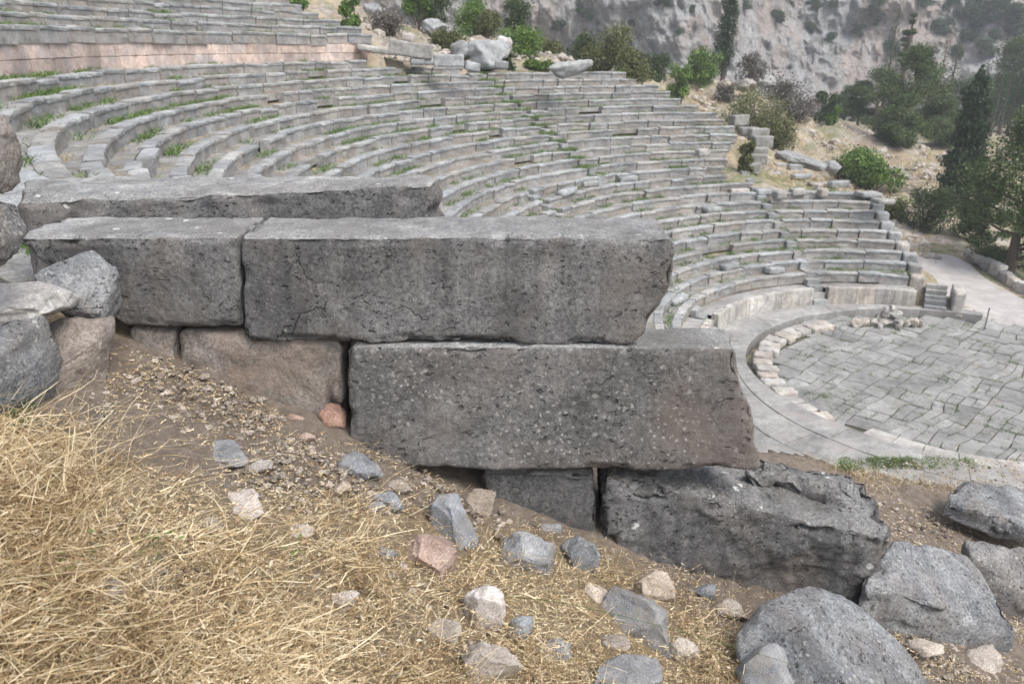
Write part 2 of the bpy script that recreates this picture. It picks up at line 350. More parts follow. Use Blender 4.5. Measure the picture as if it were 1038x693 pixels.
# polar sheet round the camera: fine close by, coarse far away
rad = np.concatenate([[.02,.3,.6,.8], np.geomspace(.95, 4.5, 130)[0:], np.geomspace(4.6, 120, 190), np.geomspace(123, 370, 24)])
ang = np.concatenate([np.linspace(YAW-.66, YAW+.66, 300), np.linspace(YAW+.68, YAW-.68+2*PI, 70)])
RR, AA = np.meshgrid(rad, ang, indexing='ij')
X = CAM[0]+RR*np.cos(AA); Y = CAM[1]+RR*np.sin(AA)
Z = tz(X, Y)
nr, na = X.shape
V = []
near = np.zeros((nr, na)); lit_ = np.zeros((nr, na))
for i in range(nr):
    for j in range(na):
        d = RR[i, j]; p = Vector((X[i, j], Y[i, j], 0))
        if d < 9: dz = .035*nz(p, 2.2)+.012*nz(p+Vector((9,9,9)), 14)
        else:
            r = math.hypot(p.x, p.y)
            k = .05 if r < 31 and p.x < 20 else min(1.6, .12+.018*(d-30))
            dz = k*nz(p, .22)+min(k, .25)*nz(p, 1.1)
        V.append((X[i, j], Y[i, j], Z[i, j]+dz)); near[i, j] = 1-sstep(7, 12, d)
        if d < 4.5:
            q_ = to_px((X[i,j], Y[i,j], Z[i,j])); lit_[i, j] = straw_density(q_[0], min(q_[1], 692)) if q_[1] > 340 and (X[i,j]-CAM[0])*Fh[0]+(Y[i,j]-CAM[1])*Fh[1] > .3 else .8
F = [(i*na+j, (i+1)*na+j, (i+1)*na+(j+1) % na, i*na+(j+1) % na) for i in range(nr-1) for j in range(na)]
g_ = mesh('ground', V, F, M['terrain'], smooth=True)
at_ = g_.data.attributes.new('near', 'FLOAT', 'POINT'); at_.data.foreach_set('value', near.reshape(-1).astype(np.float32))
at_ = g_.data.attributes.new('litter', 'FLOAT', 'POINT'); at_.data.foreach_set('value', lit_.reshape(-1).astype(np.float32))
tag(g_, kind='structure')
_ga, _gb = np.meshgrid(np.arange(-5, 8, .04), np.arange(-.5, 12, .04), indexing='ij')
GZ = tz(CAM[0]+Rh[0]*_ga+Fh[0]*_gb, CAM[1]+Rh[1]*_ga+Fh[1]*_gb)
GN = near_c(_ga, _gb)
def gz(x, y):
    dx, dy = x-CAM[0], y-CAM[1]; a = (dx*Rh[0]+dy*Rh[1]+5)/.04; b = (dx*Fh[0]+dy*Fh[1]+.5)/.04
    i, j = int(a), int(b)
    if 0 <= i < GZ.shape[0]-1 and 0 <= j < GZ.shape[1]-1:
        u, v = a-i, b-j
        return float(GZ[i,j]*(1-u)*(1-v)+GZ[i+1,j]*u*(1-v)+GZ[i,j+1]*(1-u)*v+GZ[i+1,j+1]*u*v)
    return float(tz(np.array([x]), np.array([y]))[0])
def ground_hit(px, py, tmax=12):
    u, f, w = ray(px, py); t = .8
    while t < tmax:
        p = loc(u*t, f*t, w*t)
        e = p.z-gz(p.x, p.y)
        if e <= .002: break
        t += max(.004, min(.2, e*.5))
    return p
# ------------------------------------------------------------------ seat rows
def arc_block(r, z, a0, a1, prof, seg, tilt=0, jit=.012, dz=0, dr=0, seed=0):
    """profile [(dr,dz)...] swept along the arc; closed with end caps"""
    n = len(prof); V = []; F = []
    rr = random.Random(seed); off = Vector((rr.uniform(-50, 50), rr.uniform(-50, 50), rr.uniform(-50, 50)))
    for s in range(seg+1):
        t = s/seg; az = a0+(a1-a0)*t; endk = 1 if s in (0, seg) else 0
        for k, (pr, pz) in enumerate(prof):
            q = Vector((r*az, pr*3, pz*3))+off
            top = pz > -.12
            x = pr+dr+jit*nz(q, 2.5, 3)*1.4
            zz = pz+dz+tilt*(t-.5)+(jit*1.3*nz(q+Vector((7,0,0)), 2.1, 3) if top else 0)-(endk*rr.uniform(0, .02) if top else 0)
            V.append(((r+x)*math.cos(az), (r+x)*math.sin(az), z+zz))
    for s in range(seg):
        for k in range(n):
            k2 = (k+1) % n
            F.append((s*n+k, s*n+k2, (s+1)*n+k2, (s+1)*n+k))
    F.append(tuple(range(n))[::-1]); F.append(tuple(seg*n+k for k in range(n)))
    return V, F
PROF = [(.0,-.02),(.03,.0),(.17,.004),(.33,-.004),(.37,-.03),(.38,-.50),(.04,-.50),(.04,-.30),(.035,-.15),(.008,-.125),(-.004,-.07)]
def prof_mi(seg, ncap=2):
    mi = []
    for s in range(seg):
        for k in range(len(PROF)): mi.append(1 if k in (5,6,7,8) else 0)
    return mi+[1, 1]
ORD = ['lowest','second','third','fourth','fifth','sixth','seventh','eighth','ninth','tenth','eleventh','twelfth','thirteenth','fourteenth','fifteenth','sixteenth','seventeenth','eighteenth','nineteenth','twentieth','twenty-first','twenty-second','twenty-third','twenty-fourth','twenty-fifth','twenty-sixth','twenty-seventh']
def az_of(p): return math.atan2(p.y, p.x)
AISLES = [az_of(at_z(838, 296, .75)), az_of(at_z(724, 322, .75))]
UPPER_AISLE = math.radians(73)
AW = .27
chan_grass = []                             # places where grass can grow in the rows
def build_row(i, r, z, a0, a1, label, group, aisles, name='seat_row', miss=.05, mat=None, blen=(.95, 2.1)):
    mid = (a0+a1)/2
    t = empty(name, (r*math.cos(mid), r*math.sin(mid), z-H), label, 'stone seats', group)
    # sunken tread behind the bench front
    n = max(4, int((a1-a0)*r/.6)); V = []; F = []
    for s in range(n+1):
        az = a0+(a1-a0)*s/n
        for k, (pr, pz) in enumerate([(.30,-.30),(.30,-.055),(.55,-.065),(D+.12,-.06),(D+.12,-.30)]):
            q = Vector((math.cos(az)*r, math.sin(az)*r, k))
            V.append(((r+pr)*math.cos(az), (r+pr)*math.sin(az), z+pz+.012*nz(q, 1.5, 3)))
    for s in range(n):
        for k in range(4): F.append((s*5+k, s*5+k+1, (s+1)*5+k+1, (s+1)*5+k))
    tr = mesh('tread', V, F, M['channel']); fit_parent(tr, t)
    gaps = sorted([(a-AW/r, a+AW/r) for a in aisles if a0 < a < a1])
    segs = []; c = a0
    for g0, g1 in gaps: segs.append((c, g0)); c = g1
    segs.append((c, a1))
    k = 0
    for s0, s1 in segs:
        c = s0
        while c < s1-.15/r:
            L = random.uniform(*blen)/r
            if s1-(c+L) < .5/r: L = s1-c
            gap = random.choice([.01,.015,.02,.03,.05,.09])/r
            if random.random() > miss or L*r > 2.6:
                seg = max(2, int(L*r/.28))
                odd = random.random()
                V, F = arc_block(r, z, c+gap/2, c+L-gap/2, PROF, seg, tilt=random.uniform(-.03, .03)*(3 if odd < .12 else 1), dz=random.uniform(-.035, .03)-(random.uniform(.02,.08) if odd < .08 else 0), dr=random.uniform(-.04, .04)+(random.uniform(-.1,.12) if odd < .2 else 0), seed=i*1000+k, jit=.022)
                o = mesh('seat_block', V, F, mat or [M['seat'], M['seat_riser']], mi=prof_mi(seg) if mat is None else None); fit_parent(o, t); k += 1
            c += L
    for _ in range(int((a1-a0)*r*6)):
        chan_grass.append((random.uniform(a0, a1), r, z))
    return t
for i in range(1, 28):
    r, z = row_r(i), row_z(i)
    ai = list(AISLES) if i < 13 else []
    if i >= 12: ai.append(UPPER_AISLE)
    build_row(i, r, z, ends_az[i-1], neds_az[i-1], 'grey limestone seat row, %s from the bottom of the main seating bowl' % ORD[i-1], 'curved seat rows of the main bowl', ai, miss=.02+.03*(i > 16))
# upper seating above the pink wall
WR = 31.15; WA0, WA1 = math.radians(84.5), math.radians(141)
for k in range(9):
    r = WR+.0+D*k; z = 12.13+H*k
    a0 = WA0+(.0 if k == 0 else random.uniform(-.01, .04)+.008*k)
    build_row(100+k, r, z, a0, WA1, 'grey seat row of the upper tier, %s above the pink wall' % ORD[k], 'seat rows of the upper tier', [], miss=.0 if k == 0 else .04)
# pink retaining wall under the upper tier
t = empty('retaining_wall', (WR*math.cos(1.9), WR*math.sin(1.9), 10.6), 'pinkish ashlar wall in two courses running under the upper seat rows', 'wall')
for c, (z0, z1) in enumerate([(10.55, 11.18), (11.19, 11.72)]):
    a = WA0
    while a < WA1:
        L = random.uniform(.8, 1.6)/WR; g = .008/WR
        pr = [(.09,z1-.01),(.11,z1),(.5,z1),(.5,z0),(.10,z0),(.085,z0+.03)]
        pr = [(p, q-z0) for p, q in pr]
        V, F = arc_block(WR, z0, a+g, min(a+L, WA1)-g, pr, 3, jit=.006, dr=random.uniform(-.012, .012), seed=int(a*1e4)+c)
        o = mesh('ashlar_block', V, F, M['pink']); fit_parent(o, t); a += L
# ------------------------------------------------------------------ lower wall of upright slabs, walkway, stairs
a_end0 = az_for_px(9.35, .75, 930); a_near0 = near_end(9.6)
def slab_run(a0, a1, label):
    t = empty('slab_wall', (9.4*math.cos((a0+a1)/2), 9.4*math.sin((a0+a1)/2), 0), label, 'wall', 'upright slab walls round the orchestra')
    a = a0
    while a < a1-.02:
        L = random.uniform(.75, 1.15)/9.4
        if a1-a-L < .4/9.4: L = a1-a
        pr = [(.02,.76),(.05,.80),(.30,.80),(.34,.76),(.34,-.15),(.0,-.15),(.0,.35)]
        V, F = arc_block(9.35, 0, a+.006/9.4, a+L-.006/9.4, pr, 4, jit=.01, dz=random.uniform(-.02, .02), seed=int(a*1e4))
        o = mesh('upright_slab', V, F, M['slabwall']); fit_parent(o, t); a += L
    n = 20; V = []; F = []
    for s in range(n+1):
        az = a0+(a1-a0)*s/n
        for pr, pz in [(9.60,.5),(9.60,.70),(10.6,.72),(10.6,.5)]: V.append((pr*math.cos(az), pr*math.sin(az), pz+.02*nz((az*9, pr, 0), 1.5)))
    for s in range(n):
        for k in range(3): F.append((s*4+k, s*4+k+1, (s+1)*4+k+1, (s+1)*4+k))
    o = mesh('ledge', V, F, M['walk']); fit_parent(o, t)
sw = .40/9.4
slab_run(a_end0, AISLES[0]-sw, 'pale upright slab wall between the corner steps and the right aisle')
slab_run(AISLES[0]+sw, AISLES[1]-sw, 'pale upright slab wall between the two orchestra aisles')
slab_run(AISLES[1]+sw, a_near0+.22, 'pale upright slab wall at the left end by the dark foreground wall')
def stair(az, r0, z0, r1, z1, w, n, label, name='stairway', mat='seat'):
    t = empty(name, ((r0)*math.cos(az), (r0)*math.sin(az), z0), label, 'steps', 'stone stairs between the seats')
    ca, sa = math.cos(az), math.sin(az)
    for k in range(n):
        ra = r0+(r1-r0)*k/n; rb = r0+(r1-r0)*(k+1)/n+.04; zt = z0+(z1-z0)*(k+1)/n+random.uniform(-.02, .02); zb = zt-(z1-z0)/n-.25
        V = []
        ww = w*random.uniform(.92, 1.0); sk = random.uniform(-.03, .03)
        for zz in (zb, zt):
            for (rr_, tt) in ((ra+sk, -ww/2), (rb, -ww/2), (rb, ww/2), (ra-sk, ww/2)):
                j = random.uniform(-.012, .012)
                V.append(((rr_+j)*ca-tt*sa, (rr_+j)*sa+tt*ca, zz+j))
        o = mesh('step', V, [(3,2,1,0),(4,5,6,7),(0,1,5,4),(1,2,6,5),(2,3,7,6),(3,0,4,7)], M[mat])
        bv = o.modifiers.new('bevel', 'BEVEL'); bv.width = .02; bv.segments = 2
        fit_parent(o, t)
    return t
stair(AISLES[0], 9.25, -.05, row_r(1), row_z(0)+.1, .74, 4, 'short flight of grey steps in the gap of the slab wall on the right', mat='seat')
stair(AISLES[1], 9.25, -.05, row_r(1), row_z(0)+.1, .74, 4, 'short flight of grey steps in the gap of the slab wall near the foreground wall')
stair(AISLES[0], row_r(1), row_z(0)+.05, row_r(12.5), row_z(11.6)-.1, .52, 12, 'stairway climbing the lower seat rows above the right gap in the slab wall')
stair(AISLES[1], row_r(1), row_z(0)+.05, row_r(12.5), row_z(11.6)-.1, .52, 12, 'stairway climbing the lower seat rows above the left gap in the slab wall')
stair(UPPER_AISLE, row_r(12), row_z(11)+.05, row_r(27), row_z(26.1)-.15, .52, 16, 'worn overgrown stairway cutting diagonally down through the upper half of the bowl')
0 and stair(math.radians(118), row_r(12), row_z(11)+.05, row_r(28), row_z(27.1), .64, 32, 'weathered stairway among the upper rows on the left of the bowl')
# walkway round the orchestra
def wedge(az):                               # inner edge radius of the walkway
    d = math.degrees(az)
    return float(np.interp(d, [-8, 0, 20, 45, 70, 110, 135, 160, 215], [9.65, 9.45, 8.95, 8.2, 7.85, 7.7, 7.3, 6.9, 6.9]))
def wouter(az):
    d = math.degrees(az); return float(np.interp(d, [-8, 3, 8, 120, 150, 215], [9.9, 9.95, 9.6, 9.6, 11.2, 11.6]))
V = []; F = []; a = math.radians(-3); a_e = math.radians(214)
for f0, f1, a in [(0, .30, math.radians(-3)), (.301, .66, math.radians(-2)), (.661, 1, math.radians(-2.6))]:
  while a < a_e:
      L = random.uniform(.9, 1.7)/8.6; g = .007/8; n = 4; b0 = len(V); dz = random.uniform(-.012, .012)
      for s in range(n+1):
          az = a+g+(L-2*g)*s/n; ri, ro = wedge(az)+(wouter(az)-wedge(az))*f0, wedge(az)+(wouter(az)-wedge(az))*f1
          prof = [(ri+.03,-.62),(ri,-.05),(ri+.03,-.02)]+[(ri+(ro-ri)*q, -.015) for q in (.25,.5,.75)]+[(ro,-.01),(ro,-.5)]
          for pr, pz in prof: V.append((pr*math.cos(az), pr*math.sin(az), pz+dz+.012*nz((pr*math.cos(az), pr*math.sin(az), 3), .9)))
      m_ = 8
      for s in range(n):
          for k in range(m_-1): F.append((b0+s*m_+k, b0+s*m_+k+1, b0+(s+1)*m_+k+1, b0+(s+1)*m_+k))
      F.append(tuple(b0+k for k in range(m_))[::-1]); F.append(tuple(b0+n*m_+k for k in range(m_)))
      a += L
tag(mesh('walkway', V, F, M['walk']), kind='structure')
# orchestra floor: irregular flags with open joints
V = []; F = []; joints = []
u0 = math.radians(-14); ca, sa = math.cos(u0), math.sin(u0)
def in_orch(x, y):
    r = math.hypot(x, y)
    if y > 0: return r < 6.6 or (x > 3 and r < wedge(math.atan2(y, x))-.25)
    return x > -6.4+(-y)*.15 and y > -9 and x < 9.4-(.1*-y)
def jit2(x, y): return (x+.28*nz((x*.5, y*.5, 1), 1.0, 2)+.014*random.uniform(-1,1), y+.28*nz((x*.5, y*.5, 5), 1.0, 2)+.014*random.uniform(-1,1))
vv = -11.0
while vv < 11:
    hgt = random.uniform(.42, 1.05); uu = -11-random.random()
    while uu < 11:
        ln = random.uniform(.6, 1.7); parts_ = [(uu, vv, uu+ln, vv+hgt)]
        if random.random() < .4: parts_ = [(uu, vv, uu+ln, vv+hgt*.5), (uu, vv+hgt*.5, uu+ln, vv+hgt)]
        for (p0, q0, p1, q1) in parts_:
            g = .016; dz = random.uniform(-.012, .012); sk = random.uniform(-.22, .22) if random.random() < .5 else 0
            ring = []
            for (p, q) in [(p0+g, q0+g), ((p0+p1)/2, q0+g), (p1-g, q0+g), (p1-g+.0, (q0+q1)/2), (p1-g, q1-g), ((p0+p1)/2, q1-g), (p0+g, q1-g), (p0+g, (q0+q1)/2)]:
                x, y = p*ca-q*sa, p*sa+q*ca; x, y = jit2(x, y); ring.append((x, y))
            cx_, cy_ = sum(p[0] for p in ring)/8, sum(p[1] for p in ring)/8
            if not in_orch(cx_, cy_): continue
            b0 = len(V)
            V += [(x, y, -.30+dz+.008*nz((x, y, 0), 1)) for x, y in ring]+[(x, y, -.45) for x, y in ring]
            F.append(tuple(range(b0, b0+8)))
            for k in range(8): F.append((b0+(k+1) % 8, b0+k, b0+8+k, b0+8+(k+1) % 8))
            for k in range(8):
                if random.random() < .5: joints.append(ring[k])
        uu += ln
    vv += hgt
tag(mesh('orchestra_floor', V, F, M['paving']), kind='structure')
n = 90; V = [(0, 0, -.36)]; F = []
for k in range(n): V.append((8.1*math.cos(2*PI*k/n)+.8, 8.1*math.sin(2*PI*k/n)-.9, -.36))
F = [(0, 1+k, 1+(k+1) % n) for k in range(n)]
def soil():
    m, nt, b = newmat('joint_soil'); g = G(nt); co = g.geo()
    col = g.ramp(g.noise(co, 2.2, 5, .7), [(.38, (.07,.065,.055)), (.55, (.10,.10,.06)), (.7, (.09,.14,.04))])
    g.L(col, b.inputs['Base Color']); return m
M['soil'] = soil()
tag(mesh('joint_soil', V, F, M['soil']), kind='structure')
# gravel path beyond the orchestra
pts = [(8.2,-3.6,3.4),(11,-1.7,3.0),(14.0,-.35,2.3),(17.5,1.1,2.0),(21,2.5,1.7),(25,4.0,1.4),(29,5.3,1.2)]
V = []; F = []
for s in range(61):
    t_ = s/60*(len(pts)-1); i = min(int(t_), len(pts)-2); q = t_-i
    x, y, w = [pts[i][k]*(1-q)+pts[i+1][k]*q for k in range(3)]
    for k in range(9):
        o = (k/4-1)*w
        xx, yy = x+o*.35, y-o*.94
        V.append((xx, yy, gz(xx, yy)+.05+(.0 if 0 < k < 8 else -.2)+.02*nz((xx, yy, 0), 1.1)))
F = [(s*9+k, s*9+k+1, (s+1)*9+k+1, (s+1)*9+k) for s in range(60) for k in range(8)]
tag(mesh('path', V, F, M['path'], smooth=True), kind='structure')
# ------------------------------------------------------------------ rocks and blocks
def ico(sub):
    import bmesh
    bm = bmesh.new(); bmesh.ops.create_icosphere(bm, subdivisions=sub, radius=1)
    v = [x.co.copy() for x in bm.verts]; f = [tuple(y.index for y in x.verts) for x in bm.faces]; bm.free(); return v, f
ICO = {k: ico(k) for k in (2, 3, 4, 5, 6)}
def rock(name, center, size, mat, seed, sub=4, facets=13, rough=.06, rot=(0, 0, 0), soft=.35, flat_top=None, frame=None, boxy=.0):
    rr = random.Random(seed); v, f = ICO[sub]; planes = []
    for _ in range(facets):
        d = Vector((rr.gauss(0, 1), rr.gauss(0, 1), rr.gauss(0, 1))).normalized(); planes.append((d, rr.uniform(.5, .86)))
    off = Vector([rr.uniform(-30, 30) for _ in range(3)])
    E_ = Matrix.Rotation(rot[2], 3, 'Z') @ Matrix.Rotation(rot[1], 3, 'Y') @ Matrix.Rotation(rot[0], 3, 'X')
    out = []
    for p in v:
        q = p.copy()
        if boxy:
            mx = max(abs(q.x), abs(q.y), abs(q.z)); q = q.lerp(q/mx*.86, boxy)
        for d, h in planes:
            e = q.dot(d)-h
            if e > 0: q -= d*e*(1-soft*.12)
        q *= 1+rough*1.6*nz(p*1.0+off, 1.1, 3)+rough*.55*nz(p+off, 4.5, 4)+(rough*.25*nz(p+off, 16, 3) if sub > 4 else 0)
        if flat_top is not None and q.z > flat_top: q.z = flat_top+(q.z-flat_top)*.25
        q = Vector((q.x*size[0], q.y*size[1], q.z*size[2]))
        q = E_ @ q
        if frame == 'cam': q = Vector((Rh[0]*q.x+Fh[0]*q.y, Rh[1]*q.x+Fh[1]*q.y, q.z))
        out.append(q)
    o = mesh(name, out, f, mat, smooth=(sub >= 4)); o.location = center
    return o
def hexblock(name, fr, bk, mat, seed=0, step=.025, rnd=.02, amp=.006, chip=.02, parent=None, topmat=None, end=0.0, bulge=0.0):
    """block from its eight corners: front and back (TL,TR,BR,BL), rounded and weathered"""
    fr = [Vector(p) for p in fr]; bk = [Vector(p) for p in bk]
    lx = ((fr[1]-fr[0]).length+(fr[2]-fr[3]).length)/2; lz = ((fr[0]-fr[3]).length+(fr[1]-fr[2]).length)/2; ly = ((bk[0]-fr[0]).length+(bk[1]-fr[1]).length)/2
    rr = random.Random(seed); off = Vector([rr.uniform(-30, 30) for _ in range(3)])
    def P(u, v, w):
        a = fr[3].lerp(fr[2], u).lerp(fr[0].lerp(fr[1], u), v); b = bk[3].lerp(bk[2], u).lerp(bk[0].lerp(bk[1], u), v)
        return a.lerp(b, w)
    nx, ny, nz_ = max(3, int(lx/step)), max(3, int(ly/step)), max(3, int(lz/step))
    vid = {}; V = []; F = []; MI = []
    ctr = P(.5, .5, .5)
    def vert(i, j, k):
        key = (i, j, k)
        if key in vid: return vid[key]
        h = [lx/2, ly/2, lz/2]; p = Vector((i/nx*lx-h[0], j/ny*ly-h[1], k/nz_*lz-h[2]))
        base = P(i/nx, k/nz_, j/ny)
        R_ = rnd*(1+.5*nz(base+off, 5, 3)); R_ = max(.004, R_)
        inner = Vector([max(-h[m]+R_, min(h[m]-R_, p[m])) for m in range(3)])
        d = p-inner
        if d.length > 1e-6:
            nrm = d.normalized(); p2 = inner+nrm*min(d.length, R_)
        else: nrm = d; p2 = p
        # outward normal for displacement
        nn = Vector([1.0 if abs(p[m]) > h[m]-1e-6 else 0.0 for m in range(3)]); nn = Vector([nn[m]*(1 if p[m] > 0 else -1) for m in range(3)])
        ne = sum(1 for m in range(3) if abs(p[m]) > h[m]-R_*1.8)
        if nn.length: nn.normalize()
        q = base+off
        dsp = amp*(1.5*nz(q, 2.2, 3)+1.0*nz(q, 8, 4)+.45*nz(q, 28, 3))
        if ne >= 2: dsp -= chip*max(0, nz(q, 7, 4)+.15)*1.6
        p2 = p2+nn*dsp
        if end and p.x > h[0]-.16:
            k_ = (p.x-(h[0]-.16))/.16; p2.x += bulge*k_*math.sin(PI*(k/nz_))+ end*k_*(nz(Vector((off.x, q.y*.6, q.z)), 3.2, 4)*1.5-.35*max(0, (p.z/h[2]))**2)
        u = p2.x/lx+.5; w = p2.y/ly+.5; v = p2.z/lz+.5
        V.append(P(u, v, w)); vid[key] = len(V)-1; return vid[key]
    def face(c, m): F.append(tuple(vert(*x) for x in c)); MI.append(m)
    for i in range(nx):
        for k in range(nz_):
            face([(i,0,k),(i+1,0,k),(i+1,0,k+1),(i,0,k+1)], 0); face([(i,ny,k+1),(i+1,ny,k+1),(i+1,ny,k),(i,ny,k)], 0)
    for i in range(nx):
        for j in range(ny):
            face([(i,j,nz_),(i+1,j,nz_),(i+1,j+1,nz_),(i,j+1,nz_)], 1); face([(i,j+1,0),(i+1,j+1,0),(i+1,j,0),(i,j,0)], 0)
    for j in range(ny):
        for k in range(nz_):
            face([(0,j,k+1),(0,j+1,k+1),(0,j+1,k),(0,j,k)], 0); face([(nx,j,k),(nx,j+1,k),(nx,j+1,k+1),(nx,j,k+1)], 0)
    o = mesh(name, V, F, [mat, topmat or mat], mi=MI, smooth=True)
    if parent is not None: fit_parent(o, parent)
    return o
BF = 2.6
wall = empty('retaining_wall', loc(0, BF+.2, -1.9), 'dark stepped wall of large limestone blocks crossing the foreground', 'wall')
def wb(px4, b, thick, label, mat='block', top='block_top', name='wall_block', backdz=0, bb=None, **k):
    bs = b if isinstance(b, (list, tuple)) else [b]*4
    fr = [at_b(x, y, q) for (x, y), q in zip(px4, bs)]
    th = thick if isinstance(thick, (list, tuple)) else [thick]*4
    dzs = backdz if isinstance(backdz, (list, tuple)) else [backdz]*4
    bk = [p+Vector((Fh[0]*q, Fh[1]*q, z_)) for p, q, z_ in zip(fr, th, dzs)]
    o = hexblock(name, fr, bk, M[mat], parent=wall, topmat=M[top], **k)
    o['label'] = label; return o
wb([(8,241),(241,240),(247,334),(128,330)], BF+.01, .34, 'top course block on the left, its lower corner broken away', seed=1, step=.013, rnd=.014, amp=.0055, chip=.022)
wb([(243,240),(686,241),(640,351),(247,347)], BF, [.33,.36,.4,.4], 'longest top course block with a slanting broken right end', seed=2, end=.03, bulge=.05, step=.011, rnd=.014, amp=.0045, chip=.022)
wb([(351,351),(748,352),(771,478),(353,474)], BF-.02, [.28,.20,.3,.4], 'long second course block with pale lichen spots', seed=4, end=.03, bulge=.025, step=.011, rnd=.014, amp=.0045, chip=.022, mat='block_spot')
wb([(181,335),(347,348),(349,470),(176,440)], BF+.035, .4, 'tan weathered block set low in the second course', mat='block_tan', top='block_tan', seed=5, step=.014, rnd=.03, amp=.011, chip=.03)
wb([(131,333),(179,335),(177,400),(126,390)], BF+.03, .4, 'small tan block at the left end of the second course', mat='block_tan', top='block_tan', seed=6, step=.014, rnd=.02, amp=.009, chip=.02)
wb([(490,479),(605,481),(607,590),(480,570)], BF+.02, .4, 'grey third course block half buried in straw', seed=7, step=.014, rnd=.015, amp=.008, chip=.02)
fr = [at_b(611,481,BF-.01), at_b(908,548,BF-.03), at_b(888,640,BF-.03), at_b(611,620,BF-.01)]
bk = [at_b(611,440,2.98), at_b(880,487,3.02)]; bk += [bk[1]-Vector((0,0,.34)), bk[0]-Vector((0,0,.42))]
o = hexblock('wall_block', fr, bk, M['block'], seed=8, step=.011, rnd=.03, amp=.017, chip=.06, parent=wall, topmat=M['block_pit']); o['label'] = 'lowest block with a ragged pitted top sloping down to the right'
fr = [at_b(748,470,BF+.13), at_b(872,505,BF+.13), at_b(872,560,BF+.13), at_b(748,530,BF+.13)]
bk = [at_b(765,459,2.98), at_b(868,478,3.0)]; bk += [bk[1]-Vector((0,0,.2)), bk[0]-Vector((0,0,.2))]
o = hexblock('block_crest', fr, bk, M['block_pit'], seed=18, step=.010, rnd=.05, amp=.026, chip=.06, parent=wall, topmat=M['block_pit']); o['label'] = 'ragged pitted crest of the lowest block'
wb([(350,352),(330,352),(330,400),(350,400)][::1], BF+.2, .2, 'packing behind the joint', mat='block_red', top='block_red', seed=9, step=.03) if False else None
# set-back block behind the top course
fr = [at_b(18,204,3.06), at_b(438,186,3.42), at_b(438,186,3.42)-Vector((0,0,.42)), at_b(18,204,3.06)-Vector((0,0,.42))]
bk = [at_z(20,178,fr[0].z), at_z(447,177,fr[1].z), at_z(447,177,fr[1].z)-Vector((0,0,.42)), at_z(20,178,fr[0].z)-Vector((0,0,.42))]
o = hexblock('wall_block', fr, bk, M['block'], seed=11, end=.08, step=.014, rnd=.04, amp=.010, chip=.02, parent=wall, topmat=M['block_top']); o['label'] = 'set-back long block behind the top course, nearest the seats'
o = rock('corner_stone', at_b(337,426,BF+.04), (.05,.05,.07), M['block_red'], 91, 4, 7, .1, frame='cam'); fit_parent(o, wall); o['label'] = 'small reddish stone wedged in the joint'

def boulder(px, py, b, w, h, dep, mat, label, seed, rot=(0,0,0), name='boulder', cat='boulder', group=None, boxy=.3, rough=.08, facets=13, sub=5, **k):
    p = at_b(px, py, b); dist = b*CP-(p.z-CAM[2])*SP
    o = rock(name, p, (w/2/FPX*dist*1.03, dep, h/2/FPX*dist*1.0), M[mat], seed, sub, facets, rough, rot, frame='cam', boxy=boxy, **k)
    return tag(o, label, cat, group)
BG = 'boulders piled at the left end of the wall'
boulder(12, 368, 2.1, 82, 135, .28, 'boulder', 'large grey boulder at the left frame edge under the pale stone', 21, (0,.15,0), group=BG)
boulder(26, 306, 2.2, 82, 56, .18, 'pale', 'pale buff stone lying on top of the large grey boulder', 22, (0,.1,.1), group=BG, boxy=.6)
boulder(80, 292, 2.42, 92, 80, .18, 'boulder', 'blocky grey boulder against the top left wall block', 23, (0,.25,.2), group=BG, boxy=.6)
boulder(72, 365, 2.28, 78, 92, .2, 'boulder_tan', 'rounded tan boulder below the blocky grey one', 24, (0,.1,0), group=BG, boxy=.4)
boulder(-27, 232, 1.95, 62, 124, .16, 'boulder', 'tall purplish grey stone at the left frame edge, upper one', 25, (0,.1,0), group=BG)
boulder(-23, 150, 2.0, 50, 112, .14, 'boulder_tan', 'pitted upright stone topping the pile at the left frame edge', 26, (0,-.3,0), group=BG, rough=.1)
boulder(842, 684, 2.05, 196, 128, .36, 'boulder', 'big smooth pale boulder in front of the wall at lower right', 27, (0,.30,.1), boxy=.1, rough=.045, facets=7, sub=6)
boulder(778, 676, 1.98, 66, 52, .10, 'rock_blue', 'blue-grey stone leaning against the big smooth boulder', 28, (0,.3,0), sub=4)
# slabs at right beyond the wall
def slab(fr, zt, depth_px, th, label, seed, mat='boulder', **k):
    f = [Vector(p) for p in fr]; dn = Vector((0,0,-th))
    b2 = [Vector(p) for p in depth_px]
    o = hexblock('fallen_slab', [f[0], f[1], f[1]+dn, f[0]+dn], [b2[0], b2[1], b2[1]+dn, b2[0]+dn], M[mat], seed=seed, topmat=M[mat], **k)
    c = sum((Vector(v.co) for v in o.data.vertices), Vector())/len(o.data.vertices)
    o.data.transform(Matrix.Translation(-c)); o.location = c
    return tag(o, label, 'stone slab', 'fallen slabs right of the wall')
slab([at_b(872,588,2.50), at_b(1036,640,2.62)], 0, [at_b(905,540,2.86), at_b(985,560,3.05)], .24, 'large worn slab with rounded shoulders right of the lowest wall block', 31, step=.013, rnd=.05, amp=.009, chip=.03)
slab([at_b(985,562,2.98), at_b(1075,628,2.9)], 0, [at_b(975,543,3.12), at_b(1090,556,3.2)], .24, 'pale slab behind the large worn slab, cut by the right frame edge', 32, step=.02, rnd=.03, amp=.012, chip=.03)
slab([at_b(955,505,3.70), at_b(1075,545,3.45)], 0, [at_b(975,484,3.95), at_b(1090,500,3.95)], .13, 'dark fallen slab lying on the dirt near the paving', 33, step=.02, rnd=.025, amp=.016, chip=.05)
